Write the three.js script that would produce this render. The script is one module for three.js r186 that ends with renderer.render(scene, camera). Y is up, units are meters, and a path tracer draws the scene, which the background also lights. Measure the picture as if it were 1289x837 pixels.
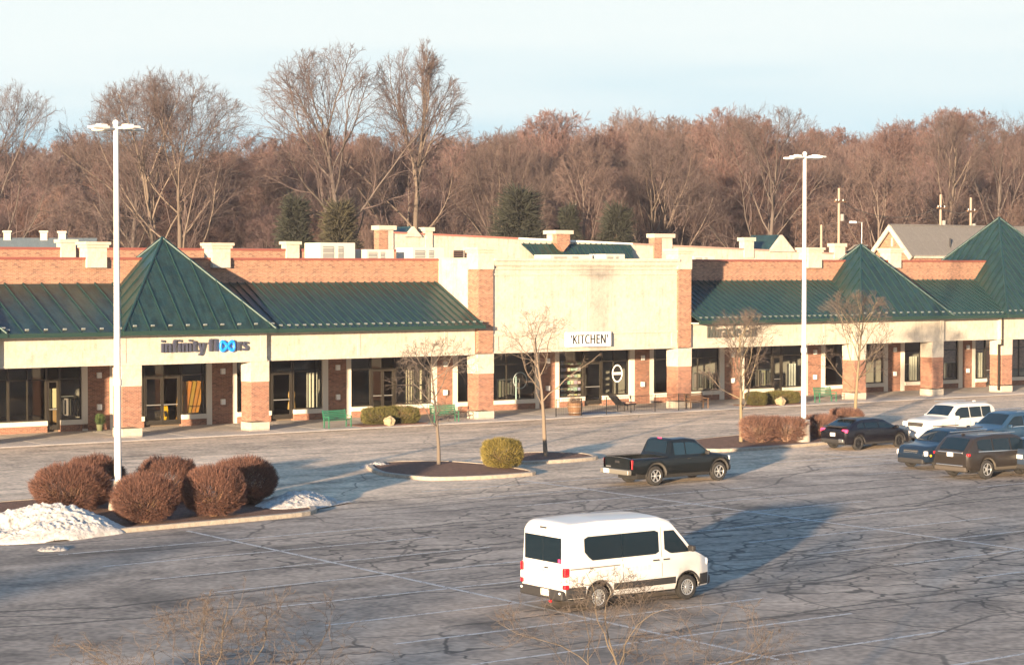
import * as THREE from 'three';
import { mergeGeometries, toCreasedNormals, mergeVertices } from 'three/addons/utils/BufferGeometryUtils.js';
import { RoundedBoxGeometry } from 'three/addons/geometries/RoundedBoxGeometry.js';
import { TextGeometry } from 'three/addons/geometries/TextGeometry.js';
import { FontLoader } from 'three/addons/loaders/FontLoader.js';

// ---------------------------------------------------------------- camera, sky, sun, exposure
const scene = new THREE.Scene();
// the building front runs along x (to the right), the car park lies towards +z, the camera stands above the origin
const PSI = 36 * Math.PI / 180, CAM_H = 8.4, FOCAL = 2650, PITCH = Math.atan((418.5 - 338) / FOCAL);
const camera = new THREE.PerspectiveCamera(2 * Math.atan(418.5 / FOCAL) * 180 / Math.PI, 1024 / 664, 0.5, 3000);
camera.position.set(0, CAM_H, 0);
camera.lookAt(Math.sin(PSI) * Math.cos(PITCH) * 100, CAM_H - Math.sin(PITCH) * 100, -Math.cos(PSI) * Math.cos(PITCH) * 100);
camera.updateMatrixWorld();

const SUN_EL = 5.4 * Math.PI / 180, SUN_AZ = 56.5 * Math.PI / 180;          // light travels towards +x and -z
const sunDir = new THREE.Vector3(-Math.sin(SUN_AZ) * Math.cos(SUN_EL), Math.sin(SUN_EL), Math.cos(SUN_AZ) * Math.cos(SUN_EL));
const sun = new THREE.DirectionalLight(new THREE.Color().setRGB(1.0, 0.74, 0.48), 5.0);
sun.position.copy(sunDir).multiplyScalar(300).add(new THREE.Vector3(60, 0, -80));
sun.target.position.set(60, 0, -80);
sun.castShadow = true; sun.shadow.radius = 1.8; sun.shadow.mapSize.set(4096, 4096); sun.shadow.bias = -0.0004;
Object.assign(sun.shadow.camera, { left: -140, right: 140, top: 60, bottom: -60, near: 1, far: 700 });
scene.add(sun, sun.target);

function rngOf(seed) { let s = seed >>> 0; return () => { s = (s + 0x6D2B79F5) >>> 0; let t = s; t = Math.imul(t ^ (t >>> 15), t | 1); t ^= t + Math.imul(t ^ (t >>> 7), t | 61); return ((t ^ (t >>> 14)) >>> 0) / 4294967296; }; }
const skyN = (() => { const r = rngOf(314), n = 64, a = Array.from({ length: n * n }, () => r()); return (x, y) => { x = ((x % n) + n) % n; y = ((y % n) + n) % n; const i = x | 0, j = y | 0, p = x - i, q = y - j, s = p * p * (3 - 2 * p), t = q * q * (3 - 2 * q), g = (u, v) => a[(v % n) * n + u % n]; return (g(i, j) * (1 - s) + g(i + 1, j) * s) * (1 - t) + (g(i, j + 1) * (1 - s) + g(i + 1, j + 1) * s) * t; }; })();
function skyTexture() {                                                      // thin evening haze: pale blue band, whiter veil above, blue zenith
  const W = 1024, H = 1024, a = new Float32Array(W * H * 4);
  const mix = (p, q, t) => p.map((v, i) => v + (q[i] - v) * t), ss = (e0, e1, x) => { const t = Math.min(1, Math.max(0, (x - e0) / (e1 - e0))); return t * t * (3 - 2 * t); };
  for (let j = 0; j < H; j++) for (let i = 0; i < W; i++) {
    const el = ((j + 0.5) / H - 0.5) * 180, az = ((i + 0.5) / W) * 360;
    const st = 0.5 * skyN(az * 0.055, el * 0.9) + 0.3 * skyN(az * 0.13 + 7, el * 2.1) + 0.2 * skyN(az * 0.31 + 3, el * 3.4);   // drawn-out veil cloud
    let c = mix([0.112, 0.188, 0.226], [0.226, 0.248, 0.247], ss(0.6, 6.6, el + (st - 0.5) * 3.4));
    c = mix(c, [0.062, 0.132, 0.222], ss(9, 24, el));
    c = mix(c, [0.018, 0.064, 0.148], ss(22, 75, el));
    const th = (az - 180) * Math.PI / 180, e = el * Math.PI / 180;
    const d = new THREE.Vector3(Math.cos(e) * Math.cos(th), Math.sin(e), Math.cos(e) * Math.sin(th));
    const k = Math.max(0, d.dot(sunDir));
    const glow = 0.25 * Math.pow(k, 6) + 0.6 * Math.pow(k, 60);
    c = [c[0] + glow * 0.5, c[1] + glow * 0.33, c[2] + glow * 0.18];
    if (el < 0) c = mix(c, [0.06, 0.055, 0.05], ss(0, -6, el));
    const o = (j * W + i) * 4; a[o] = c[0]; a[o + 1] = c[1]; a[o + 2] = c[2]; a[o + 3] = 1;
  }
  const t = new THREE.DataTexture(a, W, H, THREE.RGBAFormat, THREE.FloatType);
  t.mapping = THREE.EquirectangularReflectionMapping; t.magFilter = t.minFilter = THREE.LinearFilter; t.needsUpdate = true;
  return t;
}
const sky = skyTexture();
scene.background = sky; scene.environment = sky;
const renderer = new THREE.WebGLRenderer({ antialias: true });
renderer.setSize(1024, 664);
renderer.toneMapping = THREE.LinearToneMapping; renderer.toneMappingExposure = 3.95;
scene.fog = new THREE.FogExp2(new THREE.Color().setRGB(0.68, 0.68, 0.76), 0.00015);
renderer.shadowMap.enabled = true; renderer.shadowMap.type = THREE.PCFSoftShadowMap;

// ---------------------------------------------------------------- helpers
const V = (x, y, z) => new THREE.Vector3(x, y, z);
const d0 = V(Math.sin(PSI), 0, -Math.cos(PSI)), rgt = V(Math.cos(PSI), 0, Math.sin(PSI));
function rayOf(u, v) {
  const dd = d0.clone().multiplyScalar(Math.cos(PITCH)).add(V(0, -Math.sin(PITCH), 0)), uu = d0.clone().multiplyScalar(Math.sin(PITCH)).add(V(0, Math.cos(PITCH), 0));
  return dd.multiplyScalar(FOCAL).add(rgt.clone().multiplyScalar(u - 644.5)).add(uu.multiplyScalar(418.5 - v)).normalize();
}
const onGround = (u, v, y = 0) => { const r = rayOf(u, v), t = (y - CAM_H) / r.y; return V(0, CAM_H, 0).addScaledVector(r, t); };
const onPlane = (u, v, z) => { const r = rayOf(u, v), t = z / r.z; return V(0, CAM_H, 0).addScaledVector(r, t); };
const atDepth = (u, depth) => d0.clone().multiplyScalar(depth).addScaledVector(rgt, (u - 644.5) / FOCAL * depth);

const used = {};
function numbered(n) { used[n] = (used[n] || 0) + 1; return used[n] === 1 ? n : n + '_' + String(used[n] - 1).padStart(3, '0'); }
function tag(o, label, category, group, kind) { o.userData.label = label; if (category) o.userData.category = category; if (group) o.userData.group = group; if (kind) o.userData.kind = kind; return o; }
function thing(name, label, category, x = 0, y = 0, z = 0, turn = 0, group) {
  const g = new THREE.Group(); g.name = numbered(name); g.position.set(x, y, z); g.rotation.y = turn; scene.add(g); return tag(g, label, category, group);
}
function shade(m) { m.castShadow = true; m.receiveShadow = true; return m; }
function part(parent, name, geo, mat, x = 0, y = 0, z = 0) {                 // x, y, z relative to the parent
  const m = shade(new THREE.Mesh(geo, mat)); m.name = name; m.position.set(x, y, z); parent.add(m); return m;
}
function single(name, geo, mat, label, category, x = 0, y = 0, z = 0, group, kind) {
  const m = shade(new THREE.Mesh(geo, mat)); m.name = numbered(name); m.position.set(x, y, z); scene.add(m); return tag(m, label, category, group, kind);
}
const structure = (name, geo, mat, label, x = 0, y = 0, z = 0) => single(name, geo, mat, label, undefined, x, y, z, undefined, 'structure');
function copyOf(o, label, x, y, z, turn = 0, s = 1) { const c = o.clone(); c.name = numbered(o.name.replace(/_\d{3}$/, '')); c.position.set(x, y, z); c.rotation.y = turn; if (Array.isArray(s)) c.scale.set(...s); else c.scale.setScalar(s); c.userData = { ...o.userData }; if (label) c.userData.label = label; scene.add(c); return c; }
const boxCache = new Map();
function box(w, h, d, bevel = 0) {                                           // box with uv in metres
  const key = [w, h, d, bevel].map(v => v.toFixed(3)).join();
  if (boxCache.has(key)) return boxCache.get(key);
  const g = bevel ? new RoundedBoxGeometry(w, h, d, 2, bevel) : new THREE.BoxGeometry(w, h, d);
  const p = g.attributes.position, n = g.attributes.normal, uv = g.attributes.uv;
  for (let i = 0; i < p.count; i++) {
    const ax = Math.abs(n.getX(i)), ay = Math.abs(n.getY(i)), az = Math.abs(n.getZ(i));
    if (az >= ax && az >= ay) uv.setXY(i, p.getX(i), p.getY(i)); else if (ax >= ay) uv.setXY(i, p.getZ(i), p.getY(i)); else uv.setXY(i, p.getX(i), p.getZ(i));
  }
  boxCache.set(key, g); return g;
}
const moved = (g, x, y, z, rx = 0, ry = 0, rz = 0) => { const c = g.clone(); c.rotateX(rx); c.rotateY(ry); c.rotateZ(rz); c.translate(x, y, z); return c; };
const span = (x0, x1, y0, y1, z0, z1) => moved(box(x1 - x0, y1 - y0, z1 - z0), (x0 + x1) / 2, (y0 + y1) / 2, (z0 + z1) / 2);
const merged = list => { const clean = list.map(g => { const c = g.index ? g.toNonIndexed() : g.clone(); for (const k of Object.keys(c.attributes)) if (!['position', 'normal', 'uv'].includes(k)) c.deleteAttribute(k); return c; }); return mergeGeometries(clean); };
function bar(a, b, r, sides = 6, r2 = r) {                                   // tapered rod between two points
  const d = b.clone().sub(a), g = new THREE.CylinderGeometry(r2, r, d.length(), sides);
  g.applyQuaternion(new THREE.Quaternion().setFromUnitVectors(V(0, 1, 0), d.normalize())); const m = a.clone().add(b).multiplyScalar(0.5); g.translate(m.x, m.y, m.z); return g;
}
// tileable noise
function lattice(n, seed) { const r = rngOf(seed), a = new Float32Array(n * n); for (let i = 0; i < a.length; i++) a[i] = r(); return (x, y) => { x = ((x % n) + n) % n; y = ((y % n) + n) % n; const i = x | 0, j = y | 0, fx = x - i, fy = y - j, sx = fx * fx * (3 - 2 * fx), sy = fy * fy * (3 - 2 * fy), i1 = (i + 1) % n, j1 = (j + 1) % n; const p = a[j * n + i], q = a[j * n + i1], s = a[j1 * n + i], t = a[j1 * n + i1]; return p + (q - p) * sx + (s - p) * sy + (p - q - s + t) * sx * sy; }; }
function texOf(size, fn, srgb = true, h = size) {
  const a = new Uint8Array(size * h * 4);
  for (let j = 0; j < h; j++) for (let i = 0; i < size; i++) { const c = fn(i / size, j / h), o = (j * size + i) * 4; a[o] = c[0]; a[o + 1] = c[1]; a[o + 2] = c[2]; a[o + 3] = 255; }
  const t = new THREE.DataTexture(a, size, h, THREE.RGBAFormat); t.wrapS = t.wrapT = THREE.RepeatWrapping; t.magFilter = THREE.LinearFilter; t.minFilter = THREE.LinearMipmapLinearFilter; t.generateMipmaps = true;
  if (srgb) t.colorSpace = THREE.SRGBColorSpace; t.needsUpdate = true; return t;
}
const toS = v => 255 * Math.pow(Math.min(1, Math.max(0, v)), 1 / 2.2);        // linear albedo to an sRGB byte
const tint = (c, k) => [toS(c[0] * k), toS(c[1] * k), toS(c[2] * k)];
function rep(t, metres, metresV = metres) { const c = t.clone(); c.repeat.set(1 / metres, 1 / metresV); c.needsUpdate = true; return c; }
const lin = (r, g, b) => new THREE.Color().setRGB(r, g, b);
const std = (c, rough = 0.8, more = {}) => new THREE.MeshStandardMaterial({ color: c, roughness: rough, ...more });

// ---------------------------------------------------------------- materials
const n8 = lattice(8, 1), n16 = lattice(16, 2), n32 = lattice(32, 3), n64 = lattice(64, 4), n128 = lattice(128, 5), n256 = lattice(256, 6);
const grainTex = texOf(512, (u, v) => { const k = 0.5 * n256(u * 256, v * 256) + 0.3 * n64(u * 64, v * 64) + 0.2 * n16(u * 16, v * 16); return [k * 255, k * 255, k * 255]; }, false);
const stuccoTex = texOf(512, (u, v) => { const run = Math.max(0, n64(u * 64, v * 4 + 1.5 * n16(u * 16, v * 16)) - 0.62), k = 0.91 + 0.09 * n128(u * 128, v * 128) + 0.05 * (n8(u * 8, v * 8) - 0.5) + 0.08 * (n32(u * 32, v * 32) - 0.5) - 0.2 * run; const w = k * 255; return [Math.min(255, w), Math.min(255, w), Math.min(255, w * 0.99)]; });
function brickTexture(base, dark) {
  const r = rngOf(77), tones = []; for (let i = 0; i < 30 * 10; i++) tones.push([r(), r()]);
  return texOf(512, (u, v) => {
    const row = Math.floor(v * 30), off = row % 2 ? 0.5 : 0, bx = u * 10 + off, col = Math.floor(bx) % 10, fx = bx - Math.floor(bx), fy = v * 30 - row;
    if (fx < 0.05 || fy < 0.13) return tint([0.34, 0.26, 0.20], 0.85 + 0.3 * n128(u * 128, v * 128));
    const t = tones[row * 10 + col], k = (0.72 + 0.5 * t[0]) * (0.85 + 0.3 * n128(u * 128, v * 128)), m = t[1] > 0.78 ? 1 : 0;
    return tint(base.map((b, i) => b + (dark[i] - b) * m), k);
  });
}
const brickTex = brickTexture([0.29, 0.145, 0.086], [0.205, 0.097, 0.062]);
const plainBrickTex = brickTexture([0.26, 0.115, 0.07], [0.19, 0.082, 0.055]);
const roofTex = texOf(512, (u, v) => { const k = 0.84 + 0.20 * (n16(u * 16, v * 16) - 0.5) + 0.20 * (n64(u * 64, v * 8) - 0.5) + 0.25 * (n128(u * 128, v * 128) - 0.5), p = n32(u * 32 + 4, v * 32); return [255 * Math.min(1, k * (0.92 + 0.16 * p)), 255 * Math.min(1, k), 255 * Math.min(1, k * (1.06 - 0.14 * p))]; });
const MAT = {
  stucco: std(lin(0.465, 0.425, 0.365), 0.9, { map: rep(stuccoTex, 6.7), bumpMap: rep(grainTex, 0.9), bumpScale: 0.004 }),
  stone: std(lin(0.46, 0.41, 0.34), 0.85, { map: rep(stuccoTex, 1.3), bumpMap: rep(grainTex, 0.6), bumpScale: 0.004 }),
  brick: std(0xffffff, 0.92, { map: rep(brickTex, 2), bumpMap: rep(grainTex, 0.7), bumpScale: 0.006 }),
  redBrick: std(0xffffff, 0.92, { map: rep(plainBrickTex, 2), bumpMap: rep(grainTex, 0.7), bumpScale: 0.006 }),
  coping: std(lin(0.20, 0.060, 0.045), 0.6),
  roofGreen: std(lin(0.023, 0.053, 0.050), 0.36, { map: rep(roofTex, 5.3), bumpMap: rep(stuccoTex, 3.3), bumpScale: 0.012, metalness: 0.15 }),
  seamGreen: std(lin(0.013, 0.040, 0.038), 0.42, { metalness: 0.15 }),
  gutterGreen: std(lin(0.012, 0.034, 0.026), 0.5),
  snowGuard: std(lin(0.34, 0.36, 0.32), 0.4, { metalness: 0.5 }),
  bronze: std(lin(0.026, 0.022, 0.016), 0.5),
  trimWhite: std(lin(0.62, 0.57, 0.49), 0.7),
  white: std(lin(0.78, 0.77, 0.74), 0.6),
  glass: new THREE.MeshPhysicalMaterial({ color: lin(0.80, 0.84, 0.82), roughness: 0.03, transmission: 1, thickness: 0, ior: 1.5 }),
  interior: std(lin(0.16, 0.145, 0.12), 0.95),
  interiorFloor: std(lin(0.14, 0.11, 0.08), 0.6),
  deck: std(lin(0.20, 0.19, 0.18), 0.95),
  metalGrey: std(lin(0.36, 0.36, 0.34), 0.45, { metalness: 0.6 }),
  acGrey: std(lin(0.46, 0.44, 0.38), 0.6),
  black: std(lin(0.012, 0.012, 0.013), 0.6),
  benchGreen: std(lin(0.022, 0.135, 0.072), 0.5),
  wood: std(lin(0.20, 0.11, 0.055), 0.8, { map: rep(stuccoTex, 0.5) }),
};
// ---------------------------------------------------------------- ground, car park, kerbs, pavement
const LX0 = 16, LZ0 = -94, LSPAN = 64, LN = 2048;
function lotTexture() {
  const crack = new Float32Array(LN * LN), k = LN / LSPAN, r = rngOf(4242);
  const dab = (x, z, w, s) => {
    const cx = (x - LX0) * k, cy = (z - LZ0) * k, R = Math.max(0.8, w * k * 1.35), i0 = Math.max(0, Math.floor(cx - R - 1)), i1 = Math.min(LN - 1, Math.ceil(cx + R + 1)), j0 = Math.max(0, Math.floor(cy - R - 1)), j1 = Math.min(LN - 1, Math.ceil(cy + R + 1));
    for (let j = j0; j <= j1; j++) for (let i = i0; i <= i1; i++) { const d = Math.hypot(i - cx, j - cy), a = s * Math.min(1, Math.max(0, R + 0.6 - d)); if (a > crack[j * LN + i]) crack[j * LN + i] = a; }
  };
  const walk = (x, z, ang, len, w, s, wob, depth = 0) => {
    const head = ang;
    for (let t = 0; t < len; t += 0.03) {
      x += Math.cos(ang) * 0.03; z += Math.sin(ang) * 0.03; if (r() < 0.06) ang = head + (r() - 0.5) * wob * 14; else ang += (r() - 0.5) * 0.06;
      dab(x, z, w * (0.5 + 0.8 * r()), s * (0.8 + 0.2 * r()));
      if (depth < 2 && r() < 0.0035) walk(x, z, ang + (r() < 0.5 ? 1 : -1) * (0.5 + r() * 0.9), len * (0.1 + 0.3 * r()), w * 0.7, s * 0.85, wob * 1.3, depth + 1);
    }
  };
  for (let i = 0; i < 22; i++) walk(14 + r() * 30, -33 - r() * 30, (r() - 0.5) * 0.12, 14 + r() * 36, 0.03 + r() * 0.03, 0.95, 0.05);      // long paving seams
  for (let i = 0; i < 10; i++) walk(18 + r() * 55, -34 - r() * 30, -0.2 + r() * 2.6, 5 + r() * 10, 0.025 + r() * 0.02, 0.8, 0.10);
  for (let i = 0; i < 9; i++) walk(16 + r() * 50, -64 - r() * 28, (r() - 0.5) * 0.2, 12 + r() * 30, 0.02 + r() * 0.03, 0.55, 0.05);
  walk(14, -49.3, 0.0, 26, 0.06, 1, 0.045); walk(16, -47.2, 0.02, 30, 0.045, 1, 0.05); walk(36, -43.8, -0.06, 30, 0.05, 1, 0.05); walk(38, -52, -0.1, 30, 0.05, 1, 0.05);
  const cw = 2.3, ch = 1.3, pt = (i, j) => { let h = Math.imul(i * 374761 + j * 668265 + 12345, 1274126177); h = (h ^ (h >>> 13)) >>> 0; return [(i + 0.15 + 0.7 * ((h & 1023) / 1023)) * cw, (j + 0.15 + 0.7 * (((h >>> 10) & 1023) / 1023)) * ch]; };
  const a = new Uint8Array(LN * LN * 4);
  for (let j = 0; j < LN; j++) for (let i = 0; i < LN; i++) {
    const u = i / LN, v = j / LN, x = LX0 + u * LSPAN, z = LZ0 + v * LSPAN;
    let c = crack[j * LN + i];
    const m0 = n16(x * 0.09 + 3, z * 0.13), mask = Math.min(1, Math.max(0, (m0 - 0.60) * 6)) * Math.min(1, Math.max(0, (z + 64) / 6)) + Math.min(1, Math.max(0, 1 - Math.hypot((x - 46) / 15, (z + 42) / 8))) * 1.9;
    if (mask > 0.05) {                                                       // alligator cracking where the surface has failed
      const wx = x + 0.22 * (n256(x * 3.1, z * 3.1) - 0.5) * 2, wz = z + 0.2 * (n256(x * 3.1 + 17, z * 3.1 + 5) - 0.5) * 2;
      const ci = Math.floor(wx / cw), cj = Math.floor(wz / ch); let f1 = 9, f2 = 9;
      for (let p = -1; p <= 1; p++) for (let q = -1; q <= 1; q++) { const g = pt(ci + p, cj + q), d = Math.hypot(wx - g[0], wz - g[1]); if (d < f1) { f2 = f1; f1 = d; } else if (d < f2) f2 = d; }
      const e = f2 - f1, wd = 0.06 + 0.10 * n32(x * 0.5, z * 0.5); if (e < wd) c = Math.max(c, Math.min(1, mask) * Math.min(1, (1 - e / wd) * 2.6));
    }
    const lane = Math.min(1, Math.max(0, (-61.5 - z) / 5 + 0.5 * (n16(x * 0.13, z * 0.2) - 0.5)));     // drive lane is an older, paler surface than the stalls
    const streak = n128(x * 0.22, z * 2.4) - 0.5, streak2 = n64(x * 0.10 + 9, z * 0.8) - 0.5, big = n16(x * 0.16 + 5, z * 0.22) - 0.5, fine = n256(x * 9, z * 9) - 0.5, mid = n64(x * 1.5, z * 1.5) - 0.5;
    let b = (0.245 + 0.18 * lane) * (1 + 0.36 * streak + 0.34 * streak2 + 0.30 * big + 0.60 * fine + 0.40 * mid);
    const stain = Math.max(0, n32(x * 0.42, z * 0.42) - 0.68) * 1.6; b *= 1 - stain * (1 - 0.6 * lane);
    b = b * (1 - 0.80 * Math.min(1, c)) + 0.014 * Math.min(1, c);
    const warm = lane * 0.10, o = (j * LN + i) * 4;
    a[o] = toS(b * (1.22 + warm)); a[o + 1] = toS(b); a[o + 2] = toS(b * (0.79 - warm)); a[o + 3] = 255;
  }
  const t = new THREE.DataTexture(a, LN, LN, THREE.RGBAFormat); t.wrapS = t.wrapT = THREE.MirroredRepeatWrapping; t.magFilter = THREE.LinearFilter; t.minFilter = THREE.LinearMipmapLinearFilter; t.generateMipmaps = true; t.colorSpace = THREE.SRGBColorSpace; t.needsUpdate = true; return t;
}
const fieldTex = texOf(1024, (u, v) => { const k = 0.55 + 0.5 * n64(u * 64, v * 64) + 0.3 * (n256(u * 256, v * 256) - 0.5) + 0.4 * (n16(u * 16, v * 16) - 0.5), g = n32(u * 32 + 3, v * 32); return tint([0.12 + 0.03 * g, 0.10 + 0.02 * (1 - g), 0.055], k); });
const sheet = (x0, x1, z0, z1, y, nx = 1, nz = 1) => { const g = new THREE.PlaneGeometry(x1 - x0, z1 - z0, nx, nz); g.rotateX(-Math.PI / 2); g.translate((x0 + x1) / 2, y, (z0 + z1) / 2); const p = g.attributes.position, uv = g.attributes.uv; for (let i = 0; i < p.count; i++) uv.setXY(i, p.getX(i), p.getZ(i)); return g; };
{
  structure('ground', sheet(-900, 1500, -1600, 400, -0.03), std(0xffffff, 1, { map: rep(fieldTex, 37) }), 'dull winter grass ground reaching out behind the shops and houses');
  const g = sheet(-150, 190, -93.7, 120, 0), uv = g.attributes.uv;
  for (let i = 0; i < uv.count; i++) uv.setXY(i, (uv.getX(i) - LX0) / LSPAN, (uv.getY(i) - LZ0) / LSPAN);
  structure('car_park', g, std(0xffffff, 0.88, { map: lotTexture(), bumpMap: rep(grainTex, 1 / 40), bumpScale: 0.003 }), 'cracked and patched grey asphalt car park in front of the shops');
}
// painted stall lines, worn
const wearTex = texOf(512, (u, v) => { const k = 0.35 + 0.9 * n64(u * 64, v * 64) + 0.5 * (n256(u * 256, v * 256) - 0.5) + 0.7 * (n16(u * 16, v * 16) - 0.5); const w = Math.min(255, Math.max(0, (k - 0.22) * 520)); return [w, w, w]; }, false);
const paint = std(lin(0.50, 0.485, 0.46), 0.8, { alphaMap: rep(wearTex, 3.1, 1.1), transparent: true });
{
  const stripe = (x0, x1, z0, z1) => { const m = structure('parking_line', sheet(x0, x1, z0, z1, 0.005), paint, 'worn white parking stall line painted on the asphalt'); m.userData.group = 'parking stall lines'; };
  stripe(31.0, 31.14, -60.5, -33);
  for (let k = 0; k < 10; k++) { const z = -57.7 + k * 3.03; stripe(25.4, 30.98, z, z + 0.12); stripe(31.16, 36.7, z, z + 0.12); }
  stripe(49.2, 49.34, -67, -30);
  for (let k = 0; k < 12; k++) { const z = -66 + k * 3.03; stripe(43.7, 49.18, z, z + 0.12); stripe(49.36, 54.9, z, z + 0.12); }
  stripe(67.4, 67.54, -69, -40);
  for (let k = 0; k < 9; k++) { const z = -66.9 + k * 3.03; stripe(61.9, 67.38, z, z + 0.12); stripe(67.56, 73, z, z + 0.12); }
}
// kerbed planting islands
const concreteTex = texOf(512, (u, v) => { const k = 0.72 + 0.22 * n128(u * 128, v * 128) + 0.22 * (n16(u * 16, v * 16) - 0.5) + 0.2 * (n64(u * 64, v * 64) - 0.5); return tint([0.56, 0.51, 0.45], k); });
MAT.concrete = std(0xffffff, 0.9, { map: rep(concreteTex, 4.3), bumpMap: rep(grainTex, 0.5), bumpScale: 0.003 });
MAT.footing = std(lin(0.62, 0.62, 0.62), 0.9, { map: rep(concreteTex, 4.3), bumpMap: rep(grainTex, 0.5), bumpScale: 0.003 });
MAT.kerb = std(lin(0.66, 0.63, 0.58), 0.9, { map: rep(concreteTex, 1.9), bumpMap: rep(grainTex, 0.5), bumpScale: 0.004 });
const mulchTex = texOf(512, (u, v) => { const k = 0.25 + 1.1 * n256(u * 256, v * 256) * (0.5 + n64(u * 64, v * 64)) + 0.4 * (n16(u * 16, v * 16) - 0.5); return tint([0.20, 0.098, 0.066], Math.max(0.15, k)); });
MAT.mulch = std(0xffffff, 1, { map: rep(mulchTex, 2.1), bumpMap: rep(grainTex, 0.8), bumpScale: 0.04 });
function outline(pts, inset = 0) {                                           // closed smooth outline through points in (x, -z)
  const c = new THREE.CatmullRomCurve3(pts.map(([x, z]) => V(x, 0, z)), true, 'catmullrom', 0.35), n = pts.length * 8, out = [];
  const cx = pts.reduce((s, p) => s + p[0], 0) / pts.length, cz = pts.reduce((s, p) => s + p[1], 0) / pts.length;
  for (let i = 0; i < n; i++) { const p = c.getPointAt(i / n), t = c.getTangentAt(i / n); let nx = -t.z, nz = t.x; if (nx * (cx - p.x) + nz * (cz - p.z) < 0) { nx = -nx; nz = -nz; } out.push(new THREE.Vector2(p.x + nx * inset, -(p.z + nz * inset))); }
  return out;
}
function island(pts, label, bedLabel) {
  const s = new THREE.Shape(outline(pts)); s.holes.push(new THREE.Path(outline(pts, 0.2)));
  const g = new THREE.ExtrudeGeometry(s, { depth: 0.12, bevelEnabled: true, bevelThickness: 0.025, bevelSize: 0.025, bevelSegments: 2, curveSegments: 4 }); g.rotateX(-Math.PI / 2); g.translate(0, 0.002, 0);
  structure('kerb', g, MAT.kerb, label);
  const b = new THREE.ExtrudeGeometry(new THREE.Shape(outline(pts, 0.19)), { depth: 0.115, bevelEnabled: false }); b.rotateX(-Math.PI / 2); b.translate(0, 0.003, 0);
  structure('mulch_bed', b, MAT.mulch, bedLabel);
}
const islandA = [[26.0, -61.2], [31, -61.35], [36.1, -61.75], [37.35, -63.2], [36.9, -66.5], [35.2, -69.8], [31, -71.2], [27, -70.6], [24.9, -67], [24.9, -63]];
const islandB = [[46.3, -69.2], [48.4, -68.4], [50.8, -68.45], [51.4, -69.5], [51.6, -72.4], [50.8, -75.0], [48.8, -76.0], [47.0, -75.0], [45.8, -72.0]];
const islandC = [[53.2, -72.6], [55.6, -72.2], [57.4, -72.6], [58.0, -74.2], [57.0, -76.0], [54.6, -76.4], [53.0, -75.2]];
const islandD = [[64.2, -72.2], [67, -71.9], [71.5, -72.3], [76.5, -73.6], [79.5, -75.5], [78.5, -78.2], [74, -78.5], [68, -77.6], [64.5, -75.8], [63.4, -74]];
island(islandA, 'tan concrete kerb around the bed of big russet shrubs', 'dark mulch bed under the big russet shrubs by the snow');
island(islandB, 'chipped tan kerb around the bed with the olive shrub', 'reddish mulch bed around the clipped olive shrub');
island(islandC, 'low tan kerb round the small bed behind the olive shrub', 'dark mulch bed round a single bare tree near the pickup');
island(islandD, 'pale kerb round the long bed beside the black hatchback', 'dark mulch bed with low hedges beside the black hatchback');
// pavement in front of the shops: separate slabs with open joints
{
  const pave = structure('pavement', sheet(20, 150, -101.3, -93.7, 0.012), MAT.concrete, 'pale concrete pavement under the shop arcade');
  let k = 0;
  for (let x = 20; x < 150; x += 2.6, k++) { for (const [z0, z1] of [[-97.45, -93.86], [-101.2, -97.47]]) { const s = part(pave, 'slab', box(2.575, 0.1, z1 - z0, 0.012), MAT.concrete, x + 1.3, -0.027 + 0.002 * ((k * 7) % 3), (z0 + z1) / 2); s.name = 'slab'; } }
  const kb = structure('pavement_kerb', sheet(20, 150, -93.86, -93.7, 0.008), MAT.kerb, 'tan concrete kerb along the front of the pavement');
  for (let x = 20; x < 150; x += 3.2) part(kb, 'kerb_stone', box(3.18, 0.115, 0.18, 0.02), MAT.concrete, x + 1.6, -0.041, -93.77);
}
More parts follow.
